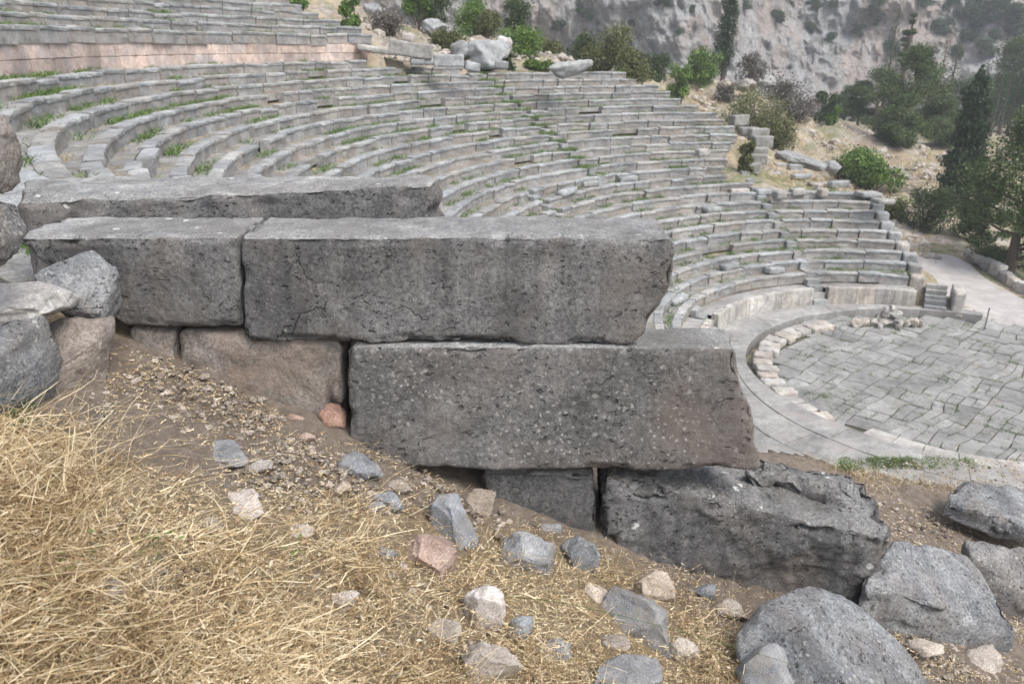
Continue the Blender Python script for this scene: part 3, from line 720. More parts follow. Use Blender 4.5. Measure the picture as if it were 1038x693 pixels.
# ------------------------------------------------------------------ loose stones in the straw
ST = [(212,532,34,18,'rock_tan','tan stone half hidden in the straw at left, below the dirt patch',.1),(452,636,30,22,'rock_tan','tan stone half hidden in straw left of the pale pointed stone',.15),(563,652,34,22,'rock_blue','grey stone half hidden in straw above the grey stone at the bottom edge',.15),(702,566,26,20,'rock_tan','tan stone against the foot of the lowest wall block',.1),(716,596,22,15,'rock_blue','little grey stone right of the tan stone at the foot of the lowest block',.1),(350,606,26,16,'rock_white','pale stone half hidden in straw below the pink-orange stone',.1),(688,655,30,22,'rock_tan','brownish stone in the straw left of the big smooth boulder',.15),(620,648,30,18,'rock_tan','flattish stone just below the bulky grey stone',.1),
(459,522,52,62,'rock_blue','upright blue-grey angular stone below the wall joint',.35),(487,503,34,40,'rock_tan','rounded brownish stone against the half-buried third course block',.2),
(434,560,62,36,'rock_pink','pink-orange stone, the most colourful in the straw',.3),(392,560,20,18,'rock_blue','small round grey stone left of the pink-orange stone',.1),
(537,553,56,58,'rock_blue','slanting grey stone with a sharp ridge below the dark block',.4),(588,556,38,50,'rock_blue','leaf-shaped blue-grey stone right of the sharp-ridged one',.3),
(648,618,72,66,'rock_blue','bulky grey stone at the foot of the lowest wall block',.35),(662,588,44,46,'rock_tan','tan stone tucked behind the bulky grey stone',.3),
(566,524,18,7,'rock_white','tiny white pebble in front of the third course block',.1),(557,535,22,14,'rock_blue','small grey stone beside the tiny white pebble',.1),
(393,504,28,24,'rock_blue','bluish stone in the small cluster left of the upright stone',.2),(405,492,24,13,'rock_tan','flat greyish tan stone topping the small cluster',.1),(381,512,16,11,'rock_blue','smallest bluish stone of the small cluster',.1),
(490,612,38,50,'rock_white','pale pointed stone standing in the straw',.4),(490,668,58,50,'rock_tan','half-buried tan stone near the bottom centre',.3),
(625,684,74,34,'rock_blue','grey stone at the bottom edge right of centre',.3),(112,598,25,32,'rock_white','whitish pink stone alone in the straw at left',.2),
(225,460,62,12,'rock_blue','flat grey stone lying on the dirt',.1),(265,471,26,12,'rock_white','small pale stone beside the flat grey stone',.1),(368,470,42,22,'rock_blue','greenish grey flat stone under the corner of the long block',.15),
(300,423,15,12,'rock_pink','small orange stone on the dirt below the tan block, upper one',.1),(312,441,18,12,'rock_pink','small orange stone on the dirt below the tan block, lower one',.1),
(242,508,66,16,'rock_white','pale flat stone sunk in the straw left of centre',.05),(300,538,32,14,'rock_tan','small pinkish stone sunk in the straw',.05),
(345,494,20,14,'rock_tan','small tan stone at the edge of the straw',.1),(530,630,30,26,'rock_blue','grey stone mostly hidden under straw right of the pale pointed stone',.1),
(605,600,40,22,'rock_tan','tan stone sunk below the leaf-shaped stone',.1),(740,615,30,20,'rock_tan','brown stone at the base of the lowest block',.1),(1000,668,34,16,'rock_tan','flat tan stone on the dirt at the lower right corner',.1),(935,655,30,16,'rock_tan','small flat stone between the smooth boulder and the worn slab',.1),(905,585,22,10,'rock_tan','thin chip beside the worn slab',.05)]
stones_xy = []
for k, (px, py, w, h, m, lab, tl) in enumerate(ST):
    p = ground_hit(px, py+h*.3); dist = (Vector(CAM)-p).length
    sx = w/2/FPX*dist*1.15; sz = h/2/FPX*dist*1.15
    o = rock('loose_stone', p+Vector((0,0,sz*.25)), (sx, max(sx*.7, sz*.5), sz), M[m], 300+k, 5, 13, .10, (random.uniform(-.3,.3), random.uniform(-tl, tl), random.uniform(-.3,.3)), frame='cam', boxy=.2)
    o.data.polygons.foreach_set('use_smooth', np.zeros(len(o.data.polygons), dtype=bool)) if False else None
    tag(o, lab, 'stone', 'loose stones lying in the straw'); stones_xy.append((p.x, p.y, sx))
# gravel chips on the dirt
cv, cf = [], []
bv_, bf_ = ICO[2]
for _ in range(9500):
    px = random.choice([random.uniform(80, 440), random.uniform(100, 520), random.uniform(90, 760), random.uniform(880, 1038), random.uniform(840,1038)]); py = (random.triangular(345, 640, 400) if random.random() < .8 else random.uniform(360, 690)) if px < 700 else random.uniform(468, 690)
    p = ground_hit(px, py, 7)
    if (p.x-CAM[0])*Fh[0]+(p.y-CAM[1])*Fh[1] > 2.62 and px < 860: continue
    s = random.choice([.002,.002,.003,.003,.004,.005,.006,.009,.013])*random.uniform(.7, 1.3); b0 = len(cv)
    q = Vector([random.uniform(.5, 1.2) for _ in range(3)]); q.z *= .6; off = random.uniform(0, 99)
    for v in bv_[:]: cv.append(p+Vector((v.x*q.x, v.y*q.y, v.z*q.z))*s*(1+.8*noise.noise(v*1.5+Vector((off,0,0)))))
    cf += [tuple(b0+i for i in f) for f in bf_]
tag(mesh('gravel', cv, cf, M['chip']), 'small tan stone chips scattered on the brown dirt', 'gravel', kind='stuff')
# ------------------------------------------------------------------ straw and grass blades
def blades(roots, lens, dirs, bend, width, nseg, wig=.0):
    """vectorised ribbons; roots (N,3), dirs (N,3) start direction, bend (N,3) acceleration"""
    N = len(roots); t = np.linspace(0, 1, nseg+1)[None,:,None]
    P = roots[:,None,:]+dirs[:,None,:]*lens[:,None,None]*t+bend[:,None,:]*lens[:,None,None]*t**2
    if wig: 
        P = P+wig*lens[:,None,None]*np.sin(t*rng.uniform(3, 9, (N,1,1))+rng.uniform(0, 6, (N,1,1)))*rng.normal(0, 1, (N,1,3))*t
    tan = np.gradient(P, axis=1); side = np.cross(tan, rng.normal(0, 1, (N,1,3))); side /= np.linalg.norm(side, axis=2, keepdims=True)+1e-9
    w = width[:,None,None]*(1-.75*t**1.5)
    A, B = P-side*w/2, P+side*w/2
    Q = np.stack([A[:,:-1], B[:,:-1], B[:,1:], A[:,1:]], axis=2)
    return P, Q.reshape(-1, 4, 3)
R_, L_, D_, B_, W_ = [], [], [], [], []
n = 0
pool = []
for _ in range(6000):
    px, py = random.uniform(-60, 1060), random.uniform(350, 790)
    if random.random() > straw_density(px, min(py, 692)): continue
    p = ground_hit(px, py, 7); b = (p.x-CAM[0])*Fh[0]+(p.y-CAM[1])*Fh[1]
    if b > 2.56 and px < 905: continue
    pool.append((p, px, py))
for p, px, py in pool:
    dense = straw_density(px, py)
    cnt = 10 if dense > .5 else 7
    for _ in range(cnt):
        q = np.array(p)+rng.normal(0, .035, 3)*[1,1,0]
        if any((q[0]-sx)**2+(q[1]-sy)**2 < (sr*1.05)**2 for sx, sy, sr in stones_xy): continue
        if random.random() < .8 and noise.noise(Vector((q[0]*4.2, q[1]*4.2, 4))) < -.02: continue
        q[2] = p.z+rng.uniform(-.01, .045 if dense > .5 else .01)
        up = max(0, rng.normal(.12, .25)) if dense > .5 else abs(rng.normal(0, .06))
        if px < 160 and py > 440: up += abs(rng.normal(.15, .3))
        th = rng.uniform(0, 2*PI); d = np.array([math.cos(th), math.sin(th), up]); d /= np.linalg.norm(d)
        R_.append(q); L_.append(rng.choice([rng.uniform(.02, .07), rng.uniform(.06, .15), rng.uniform(.14, .28)], p=[.4,.4,.2]) if dense > .5 else rng.uniform(.012, .06)); D_.append(d)
        be = rng.normal(0, .4, 3); be[2] = -abs(rng.normal(.15, .25))*(.4+up); B_.append(be); W_.append(rng.choice([.0012,.0016,.002,.0028,.004], p=[.18,.24,.26,.20,.12]))
# tall clump at the left
for _ in range(230):
    px = random.gauss(62, 40); p = ground_hit(max(-40, px), random.uniform(450, 560), 7)
    th = random.uniform(0, 2*PI); up = random.uniform(1.2, 3.5); d = np.array([math.cos(th), math.sin(th), up]); d /= np.linalg.norm(d)
    R_.append(np.array(p)); L_.append(random.uniform(.12, .34)); D_.append(d); B_.append(np.array([math.cos(th)*.3, math.sin(th)*.3, -.25])); W_.append(.0022)
for _ in range(42000):                       # broken bits and chaff lying flat
    p, px, py = random.choice(pool); q = np.array(p)+rng.normal(0, .05, 3)*[1,1,0]; q[2] = gz(q[0], q[1])+rng.uniform(.008, .05)
    if random.random() < .35:
        hx, hy = random.choice([(random.uniform(100, 480), random.uniform(350, 520)), (random.uniform(870, 1038), random.uniform(470, 692)), (random.uniform(500, 900), random.uniform(530, 692))]); q = np.array(ground_hit(hx, hy, 7)); q[2] += .004
        if (q[0]-CAM[0])*Fh[0]+(q[1]-CAM[1])*Fh[1] > 2.58 and hx < 880: continue
    th = rng.uniform(0, 2*PI); d = np.array([math.cos(th), math.sin(th), rng.normal(0, .25)]); R_.append(q); L_.append(rng.uniform(.006, .03)); D_.append(d); B_.append(rng.normal(0, .2, 3)); W_.append(rng.uniform(.0015, .005))
R_, L_, D_, B_, W_ = map(np.array, (R_, L_, D_, B_, W_))
P_, Q_ = blades(R_, L_, D_, B_, W_, 6, .09)
# keep strands out of the wall
tag(quads('dry_grass', Q_, M['straw']), 'tangled golden dry grass and straw covering the slope in front of the wall', 'dry grass', kind='stuff')
# oat husks: pale pointed spikelets
HQ = []
for _ in range(900):
    p, px, py = random.choice(pool)
    if straw_density(px, py) < .5: continue
    c = np.array(p)+np.array([0, 0, rng.uniform(.02, .09)]); th = rng.uniform(0, 2*PI); d = np.array([math.cos(th), math.sin(th), rng.uniform(-.9, .6)]); d /= np.linalg.norm(d)
    L = rng.uniform(.012, .026); s = np.cross(d, rng.normal(0, 1, 3)); s /= np.linalg.norm(s); w = L*rng.uniform(.13, .22); s2 = np.cross(d, s)
    for sg in (1, -1):
        HQ.append([c, c+d*L*.4+s*w*sg+s2*w*.3, c+d*L, c+d*L*.45+s2*w*.5]); HQ.append([c, c+d*L*.45+s2*w*.5, c+d*L, c+d*L*.4-s*w*sg*.2-s2*w*.4])
tag(quads('oat_husks', HQ, M['husk']), 'pale wild oat husks caught in the dry grass', 'oat husks', kind='stuff')
# green curved stem and small green plants
def stem(name, pts, w, mat):
    V = []; F = []
    for i, p in enumerate(pts):
        for k in range(5):
            a = 2*PI*k/5; V.append(Vector(p)+Vector((math.cos(a)*w*Rh[0], math.cos(a)*w*Rh[1], math.sin(a)*w))*(1-.6*i/len(pts)))
    for i in range(len(pts)-1):
        for k in range(5): F.append((i*5+k, i*5+(k+1) % 5, (i+1)*5+(k+1) % 5, (i+1)*5+k))
    return mesh(name, V, F, mat, smooth=True)
gp = []
for s in range(25):
    t = s/24; px = 425+385*t; py = 612-20*math.sin(min(1, t*2.2)*PI*.5)*1.0+95*max(0, t-.1)**1.3
    gp.append(at_b(px, py, 1.98+.0*t-.25*t))
tag(stem('grass_stalk', gp, .0016, M['grass']), 'thin green stem arching over the straw near the bottom centre', 'plant stem')
def leafplant(px, py, n, size, label, up=.075, mat='grass'):
    p = ground_hit(px, py); Q = []
    for k in range(n):
        th = random.uniform(0, 2*PI); rr = random.uniform(.0, .03); c = np.array(p)+np.array([math.cos(th)*rr*2, math.sin(th)*rr*2, up*random.uniform(.6, 1.1)])
        d = np.array([math.cos(th), math.sin(th), random.uniform(-.2, .4)]); s = np.array([-math.sin(th), math.cos(th), 0])
        Q.append([c, c+d*size*.5+s*size*.4, c+d*size, c+d*size*.5-s*size*.4]); 
        Q.append([np.array(p), np.array(p)+s*.001, c+s*.001, c])
    return tag(quads('green_sprig', Q, M[mat]), label, 'plant', 'small green sprigs in the dirt and straw')
leafplant(158, 572, 9, .018, 'trefoil-leaved green sprig in the straw right of the whitish pink stone')
leafplant(300, 575, 7, .014, 'small green sprig in the middle of the straw', .05)
leafplant(228, 362, 8, .010, 'tiny green sprig against the tan block', .03)
leafplant(90, 582, 8, .016, 'faint green sprig left of the whitish pink stone')
leafplant(285, 350, 5, .010, 'tiny green sprig at the foot of the tan block', .03) if False else None
leafplant(108, 432, 10, .012, 'small dark sprig between the boulders and the wall', .06, 'bush_dark')
leafplant(18, 435, 26, .03, 'dark green leafy tuft under the large grey boulder', .05, 'bush_dark')
# grass tufts in the rows and paving joints
def tufts(pts, hgt, spread, per, mat, name, label, width=.012):
    Rr, Ll, Dd, Bb, Ww = [], [], [], [], []
    for (x, y, z) in pts:
        k = rng.uniform(.5, 1.4)
        for _ in range(per):
            th = rng.uniform(0, 2*PI); d = np.array([math.cos(th)*.5, math.sin(th)*.5, 1.0])
            Rr.append((x+rng.normal(0, spread), y+rng.normal(0, spread), z)); Ll.append(hgt*k*rng.uniform(.5, 1.2)); Dd.append(d/np.linalg.norm(d)); Bb.append(np.array([d[0]*.5, d[1]*.5, -.3])); Ww.append(width)
    _, Q = blades(np.array(Rr), np.array(Ll), np.array(Dd), np.array(Bb), np.array(Ww), 2)
    return tag(quads(name, Q, M[mat]), label, 'grass', kind='stuff')
gp_, dp_ = [], []
for az, r, z in chan_grass:
    x, y = r*math.cos(az), r*math.sin(az)
    dens = noise.noise(Vector((x*.35, y*.35, z)))+.35*noise.noise(Vector((x*1.7, y*1.7, 3)))
    if math.hypot(x-CAM[0], y-CAM[1]) < 22 and random.random() < .6: continue
    if dens > .0:
        rr = r+D-random.uniform(.0, .34); gp_.append((rr*math.cos(az), rr*math.sin(az), z-.05))
    elif dens < -.28:
        rr = r+D-random.uniform(.0, .3); dp_.append((rr*math.cos(az), rr*math.sin(az), z-.05))
for az0, ra, rb in [(UPPER_AISLE, row_r(12), row_r(27)), (AISLES[0], row_r(2), row_r(12)), (AISLES[1], row_r(2), row_r(12))]:
    for _ in range(380 if ra > 15 else 40):
        rr = random.uniform(ra, rb); az = az0+random.uniform(-.5, .5)/rr; i = int((rr-R0)/D); gp_.append((rr*math.cos(az), rr*math.sin(az), row_z(i)-.02))
tufts(gp_, .21, .12, 13, 'grass', 'row_grass', 'fresh green grass growing in the sunken treads of the seat rows', .020)
tufts(dp_, .12, .1, 7, 'drytuft', 'dry_row_grass', 'dry yellow grass tufts between the seat rows', .014)
jp = [(x, y, -.31) for x, y in joints if noise.noise(Vector((x*.5, y*.5, 0))) > -.25 and random.random() < .8]
jp += [((6.9+random.uniform(.3,.75))*math.cos(a), (6.9+random.uniform(.3,.75))*math.sin(a), -.45) for a in [math.radians(random.uniform(95, 160)) for _ in range(110)]]
jp += [(p.x+random.gauss(0,.25), p.y+random.gauss(0,.25), -.28) for p in [at_z(x, 401, -.3) for x in range(812, 865, 2)]]
jp += [(p.x+random.gauss(0,.35), p.y+random.gauss(0,.2), -.28) for p in [at_z(x, 333, -.3) for x in (900,905,940,945,948,952,956,975,985,988,991)]]
tufts(jp, .10, .09, 12, 'grass', 'paving_grass', 'green grass sprouting along the joints of the orchestra paving', .014)
lp = []
for _ in range(420):
    px = random.choice([random.gauss(905, 22), random.uniform(850, 990)]); p = ground_hit(px, random.uniform(464, 476), 9); lp.append(tuple(p))
tufts(lp, .05, .02, 10, 'grass', 'ledge_grass', 'fresh green grass on the dirt edge beyond the lowest block', .004)
lp = []
for _ in range(700):
    px = random.uniform(790, 1038); p = ground_hit(px, random.uniform(465, 500), 9); lp.append(tuple(p))
tufts(lp, .04, .03, 6, 'drytuft', 'dry_ledge_grass', 'short dry grass on the dirt beyond the wall', .003)
dp_ = []
for _ in range(2600):
    px, py = random.uniform(690, 960), random.uniform(85, 235); z = 0
    d = random.uniform(42, 105); p = at_d(px, py, d); zz = gz(p.x, p.y)
    if math.hypot(p.x, p.y) > 19: dp_.append((p.x, p.y, zz))
tufts(dp_, .35, .5, 8, 'drytuft', 'hillside_dry_grass', 'dry yellow grass on the slope beyond the seats', .05)
# ------------------------------------------------------------------ ring of pale kerb stones, rubble, end wall
RING = [(772,352,.3),(779,366,.36),(783,381,.38),(795,398,.42),(806,410,.4),(790,352,.3),(797,345,.3),(806,341,.26),(815,338,.28),(825,335,.26),(836,332,.26),(848,329,.24),(860,326,.24),(872,326,.22)]
for k in range(17):
    az = math.radians(148-k*5.9); r = 6.93+(.12 if k % 3 else 0); ln = .34
    x, y = r*math.cos(az), r*math.sin(az); last = k < 6
    zt_ = random.uniform(.0, .08); w = random.uniform(.36, .44)
    ca, sa = math.cos(az), math.sin(az); n_ = .34*random.uniform(.85, 1.05)
    def cr(dr_, dt_, z): return (x+ca*dr_-sa*dt_, y+sa*dr_+ca*dt_, z)
    tl = random.uniform(-.03, .04)
    fr = [cr(-w, -n_, -.07+zt_), cr(-w, n_, -.07+zt_+tl), cr(-w, n_, -.36), cr(-w, -n_, -.36)]; bk = [cr(w, -n_, -.05+zt_), cr(w, n_, -.05+zt_+tl), cr(w, n_, -.36), cr(w, -n_, -.36)]
    c = Vector((x, y, -.25))
    o = hexblock('kerb_stone', [Vector(q)-c for q in fr], [Vector(q)-c for q in bk], M['pale'], seed=500+k, step=.07, rnd=.05, amp=.02, chip=.05); o.location = c
    tag(o, 'pale kerb stone on the orchestra rim, %s counted from the gap nearest the camera' % (ORD+['']*3)[k].replace('lowest', 'first'), 'kerb stone', 'pale stones ringing the orchestra')
# flat pale band on the near rim
V = []; F = []
a = math.radians(160)
bandpts = []
while a < math.radians(222):
    L = random.uniform(.8, 1.2)/6.6; b0 = len(V)
    for az in (a+.002, a+L-.002):
        for pr, pz in [(6.05,-.42),(6.06,-.245),(6.5,-.235),(6.92,-.24),(6.93,-.5)]: V.append((pr*math.cos(az)*.97, pr*math.sin(az), pz+random.uniform(-.006,.006)))
    for k in range(4): F.append((b0+k, b0+k+1, b0+5+k+1, b0+5+k))
    F.append((b0,b0+1,b0+2,b0+3,b0+4)); F.append((b0+9,b0+8,b0+7,b0+6,b0+5)); a += L
tag(mesh('kerb', V, F, M['pale']), kind='structure')
# rubble pile
rp = at_z(905, 331, -.3)
RUB = [(-.5,0,.16,.14),(-.22,.05,.16,.15),(.05,-.02,.15,.13),(.33,.05,.14,.12),(-.35,.1,.2,.36),(-.08,.1,.22,.38),(.2,.1,.17,.34),(-.15,.05,.13,.56),(-.42,.05,.12,.52),(.62,.0,.12,.1),(.95,.05,.2,.16),(1.25,.0,.12,.1),(.1,-.3,.1,.08),(-.7,-.2,.1,.07),(-.9,.05,.15,.1),(-1.3,.1,.2,.09),(-1.7,.05,.22,.09)]
ra_ = YAW-.4
POS = ['base of the pile, left','base of the pile, second','base of the pile, third','base of the pile, right','middle of the pile, left','middle of the pile, centre','middle of the pile, right','very top of the pile, right','very top of the pile, left','ground just right of the pile','big pale one well right of the pile','small one furthest right','small one in front of the pile','small one front left of the pile','left of the pile, nearest','left of the pile, flat','left of the pile, furthest and flattest']
for k, (dx, dy, s, h) in enumerate(RUB):
    p = rp+Vector((Rh[0]*dx+Fh[0]*dy, Rh[1]*dx+Fh[1]*dy, h*1.6))
    o = rock('rubble_stone', p, (s*1.6, s*1.4, s*1.35), M[['pale','boulder_tan','seat','pale','boulder_tan','seat','slabwall','pale','slabwall','pale','pale','slabwall','boulder_tan','seat','pale','slabwall','pale'][k]], 700+k, 3, 8, .12, (random.random(), random.random(), random.random()*3), frame='cam', boxy=.5)
    tag(o, 'pale rubble stone on the orchestra rim: %s' % POS[k], 'rubble stone', 'rubble heaped on the orchestra rim')
def cblock(name, p, dims, rz, mat, label, cat, seed=0, group=None, step=.09, rnd=.03, amp=.018, tilt=0, parent=None):
    x, y, z = dims[0]/2, dims[1]/2, dims[2]
    rr = random.Random(seed)
    j = lambda: rr.uniform(-.04, .04)*min(dims)
    T = Matrix.Rotation(rz, 3, 'Z') @ Matrix.Rotation(tilt, 3, 'Y')
    f = [T @ Vector((-x+j(), -y, z+j())), T @ Vector((x+j(), -y, z+j())), T @ Vector((x+j(), -y+j(), 0)), T @ Vector((-x+j(), -y, 0))]
    b = [T @ Vector((-x+j(), y, z+j())), T @ Vector((x+j(), y, z+j())), T @ Vector((x, y, 0)), T @ Vector((-x, y, 0))]
    o = hexblock(name, f, b, M[mat], seed=seed, step=step, rnd=rnd, amp=amp, chip=.03); o.location = p
    if parent is None: tag(o, label, cat, group)
    else: o.parent = parent; o.location = Vector(p)-parent.location
    return o
# end wall of the seats at the right: corner steps and stepped facing
E0 = at_z(968, 318, -.1)
t = empty('corner_stairs', at_z(940, 311, -.05), 'dark grey corner steps at the right end of the slab wall', 'steps', 'stone stairs between the seats')
q = az_of(at_z(948, 304, .3))
t2 = stair(q, 9.3, -.08, 10.5, .92, 1.0, 5, 'dark grey corner steps at the right end of the slab wall', name='stairway'); bpy.data.objects.remove(t)
ew = empty('end_wall', (E0.x, E0.y, -.2), 'pale stepped end wall closing the right side of the seat rows', 'wall')
pier = cblock('pier', Vector((10.25, .72, -.3)), (1.8, .5, 1.2), math.radians(9), 'slabwall', None, None, 799, step=.1, parent=ew, rnd=.04)
for i in range(1, 10):
    r = row_r(i) if i else 9.3; az = ends_az[max(i, 1)-1]-(.62 if i == 0 else .42)/r; zt = row_z(i)-.06
    cblock('end_block', Vector((r*math.cos(az)+.35*math.cos(az), r*math.sin(az)+.35*math.sin(az), -.35 if i < 3 else zt-1.3)), (.74, .66 if i else .4, zt+.35 if i < 3 else 1.3), az, random.choice(['slabwall','seat','seat']), None, None, 800+i, step=.1, parent=ew)
# terrace stones on top of the shortened rows
TS = [(850,182,1.35,.45,.32,'seat','long grey block on the terrace edge above the right rows'),(829,186,.42,.4,.38,'pale','upright pale block on the terrace edge, between two others'),(834,191,.5,.4,.36,'pale','cube-like whitish block on the terrace edge'),
(808,190,.75,.5,.32,'pale','rounded pale block at the left of the terrace gap'),(790,193,.6,.5,.34,'pale','broken white block beside the terrace gap'),(749,190,1.1,.45,.3,'rock_white','long white block lying on the row at the edge of the dry flat'),(775,190,1.1,.5,.3,'seat','grey block right of the long white block'),
(757,178,.75,.5,.42,'seat','tilted grey block at the corner of the dry flat'),(880,192,1.3,.8,.22,'seat','big flat grey slab on the end wall top'),(895,199,1.0,.7,.22,'seat','weathered slab sloping off the end wall'),
(777,158,.6,.5,.4,'rock_white','pale block on the stones behind the dry flat'),(790,165,.75,.6,.42,'seat','dark-jointed grey block behind the dry flat'),(805,166,.85,.6,.4,'seat','rightmost grey block behind the dry flat'),(767,165,.5,.5,.35,'pale','buff block left of the pale block behind the dry flat'),(775,172,2.2,.4,.16,'seat','low course of stone behind the dry flat'),(812,174,1.2,.5,.26,'seat','low grey block below the rightmost grey block'),(830,181,1.4,.4,.14,'seat','flat slab trailing off right of the dry flat'),
(712,150,.7,.5,.3,'seat','tilted block at the end of the middle rows')]
for k, (px, py, lx, ly, lz, m, lab) in enumerate(TS):
    zz = {0:4.12}.get(0) if py > 176 else 4.3
    p = at_z(px, py+6, zz if px != 712 else 6.3)
    cblock('fallen_block', p-Vector((0,0,lz*.35)), (lx, ly, lz*1.2), YAW-PI/2+random.uniform(-.15, .15)+.25, m, lab, 'stone block', 850+k, 'tumbled blocks at the ends of the rows', tilt=random.uniform(-.06, .06))
# stepped blocks past the ends of the upper rows
NAMES = ['just above','two rows above','three rows above','four rows above','five rows above','six rows above','seven rows above']
for n_, i in enumerate([13, 14, 15, 16, 17, 18, 19]):
    r = row_r(i); px_ = [766, 768, 772, 776, 772, 762, 752][n_]; az = az_for_px(r, row_z(i), px_)
    cblock('fallen_block', Vector((r*math.cos(az)+.3*math.cos(az), r*math.sin(az)+.3*math.sin(az), row_z(i)-random.uniform(.8,1.05))), (random.uniform(.4,.6), random.uniform(.8,1.5), random.uniform(.5,.75)), az+random.uniform(-.4,.4), 'channel', 'loose grey end block %s the blocks behind the dry flat' % NAMES[n_], 'stone block', 900+n_, 'tumbled blocks at the ends of the rows')
# blocks at the top of the bowl
TB = [(416,58,2.4,.9,.75,'seat','large tilted grey block at the top edge of the bowl',.12),(455,68,1.6,.8,.62,'seat','squared grey block two courses high at the top edge of the bowl',0),(388,55,1.7,.7,.35,'pale','long pale slab left of the large tilted block',.1),(413,42,.7,.5,.4,'rock_white','small pale stone sitting behind the large tilted block',.2),
(430,66,1.5,.8,.35,'seat','low block between the tilted and the squared block',.0),(478,72,.8,.6,.45,'seat','blocky grey stone right of the squared block',.2),(508,70,.7,.6,.4,'seat','rounded stone at the head of the overgrown stairway',.1),(372,52,1.1,.6,.3,'pale','short pale slab near the end of the pink wall',.1)]
for k, (px, py, lx, ly, lz, m, lab, tl) in enumerate(TB):
    p = at_d(px, py, 44.5 if px > 440 else 46)
    cblock('fallen_block', p, (lx, ly, lz), YAW-PI/2+random.uniform(-.2, .3), m, lab, 'stone block', 930+k, 'blocks left along the top of the bowl', tilt=tl)
LS = [(743,241,3.2,'grey block lying loose on a lower seat row right of the broken block end'),(697,197,6.0,'loose grey seat block tipped over near the middle of the bowl'),(640,122,8.1,'dark-shadowed loose block where the rows break in the upper bowl'),(577,140,7.6,'loose block shifted across the upper rows beside the worn stairway'),(600,135,7.6,'slanting fallen block right of the worn stairway'),(790,238,3.2,'long loose block displaced on a lower row at the right aisle'),(725,178,5.4,'small loose block near the row ends by the dry flat')]
for k, (px, py, z_, lab) in enumerate(LS):
    p = at_z(px, py, z_); i_ = (math.hypot(p.x, p.y)-R0)/D; zz = row_z(int(i_))
    cblock('loose_seat_block', Vector((p.x, p.y, zz-.05)), (random.uniform(.9,1.3), .42, .3), math.atan2(p.y, p.x)+PI/2+random.uniform(-.35,.35), 'seat', lab, 'stone block', 970+k, 'loose blocks lying on the seat rows', tilt=random.uniform(-.12,.12))
RK = [(575,66,2.8,1.1,47,'seat','broad pale sloping outcrop at the top right of the bowl'),(495,52,3.0,1.4,50,'seat','pale outcrop left of the dark low bush above the bowl'),(508,45,1.2,1.2,51,'rock_white','upright pale rock beside the outcrop above the bowl'),(470,50,1.8,1.1,50,'seat','grey outcrop right of the squared block'),(378,8,1.5,1.0,57,'seat','grey rock on the rubble hill, topmost'),(440,25,1.8,.9,57,'seat','rounded rock on the rubble hill, lower one'),(360,35,1.6,.9,53,'seat','rock on the rubble hill near the pink wall'),
(757,84,2.0,1.0,80,'boulder_tan','brown rock right of the tall lone cypress'),(776,80,3,1.2,95,'seat','pale rock above the yellow-green bush'),(845,168,1.6,1.0,66,'seat','grey rock beside the bright bush on the far slope'),(810,160,3.6,.8,60,'seat','long grey outcrop on the dry slope'),(905,172,3.5,.9,72,'boulder_tan','flat pale outcrop on the dry slope before the pines')]
for k, (px, py, w, h, d, m, lab) in enumerate(RK):
    p = at_d(px, py, d); 
    tag(rock('outcrop', Vector((p.x, p.y, p.z-h*.2)), (w/2, w/2.4, h/2*1.3), M[m], 1000+k, 4, 10, .16, (0, random.uniform(-.2,.2), random.uniform(-.5,.5)), frame='cam', boxy=.3), lab, 'rock')
# low wall along the path
lw = empty('low_wall', (18, -.5, -.2), 'low wall of big rough stones along the path, running off right', 'wall')
ptsw = [(22.9,1.35,.45,.35),(21.4,.75,.5,.4),(20.0,.15,.55,.6),(18.9,-.35,.6,.75),(17.8,-.8,.6,.6),(16.7,-1.25,.6,.55),(15.6,-1.7,.65,.62),(14.4,-2.3,.7,.6),(13.2,-2.8,.7,.55)]
for k, (x, y, w, h) in enumerate(ptsw):
    x, y = x+.35, y-.45
    o = cblock('wall_stone', Vector((x, y, gz(x, y)-.1)), (1.05, .5, h+.1), math.radians(24+random.uniform(-8, 8)), random.choice(['pale','walk','slabwall']), None, None, 1100+k, parent=lw, rnd=.08, amp=.05)
cblock('fallen_slab', at_z(985, 318, -.2)-Vector((0,0,.06)), (1.6,.35,.16), YAW-PI/2+.05, 'pale', 'narrow pale slab lying on the gravel by the two posts', 'stone slab', 1120)
for (px, py, lab) in [(973, 312, 'thin dark metal post on the gravel, farther of the two'), (998, 333, 'thin dark metal post at the paving edge, nearer of the two')]:
    p = at_z(px, py, -.22); t = empty('barrier_post', p, lab, 'post', 'rope barrier posts')
    import bmesh as _b
    for nm, r_, z0, z1 in [('pole', .025, 0, .95), ('cap', .034, .95, 1.0), ('foot', .07, 0, .03)]:
        V = []; n = 10
        for zz in (z0, z1):
            for k in range(n): V.append((math.cos(2*PI*k/n)*r_, math.sin(2*PI*k/n)*r_, zz))
        mesh(nm, V, [(k, (k+1) % n, n+(k+1) % n, n+k) for k in range(n)]+[tuple(range(n))[::-1], tuple(range(n, 2*n))], M['metal'], parent=t)
for k, (px, h) in enumerate([(925, .55), (937, .5), (949, .62)]):
    p = at_z(px, 232, 0); cblock('bollard_stone', Vector((p.x, p.y, gz(p.x, p.y)-.05)), (.16,.16,h), .3, 'pale', 'small pale marker stone under the bush at the head of the path, %s' % ['left','middle','right'][k], 'marker stone', 1130+k, 'marker stones at the head of the path', step=.05)
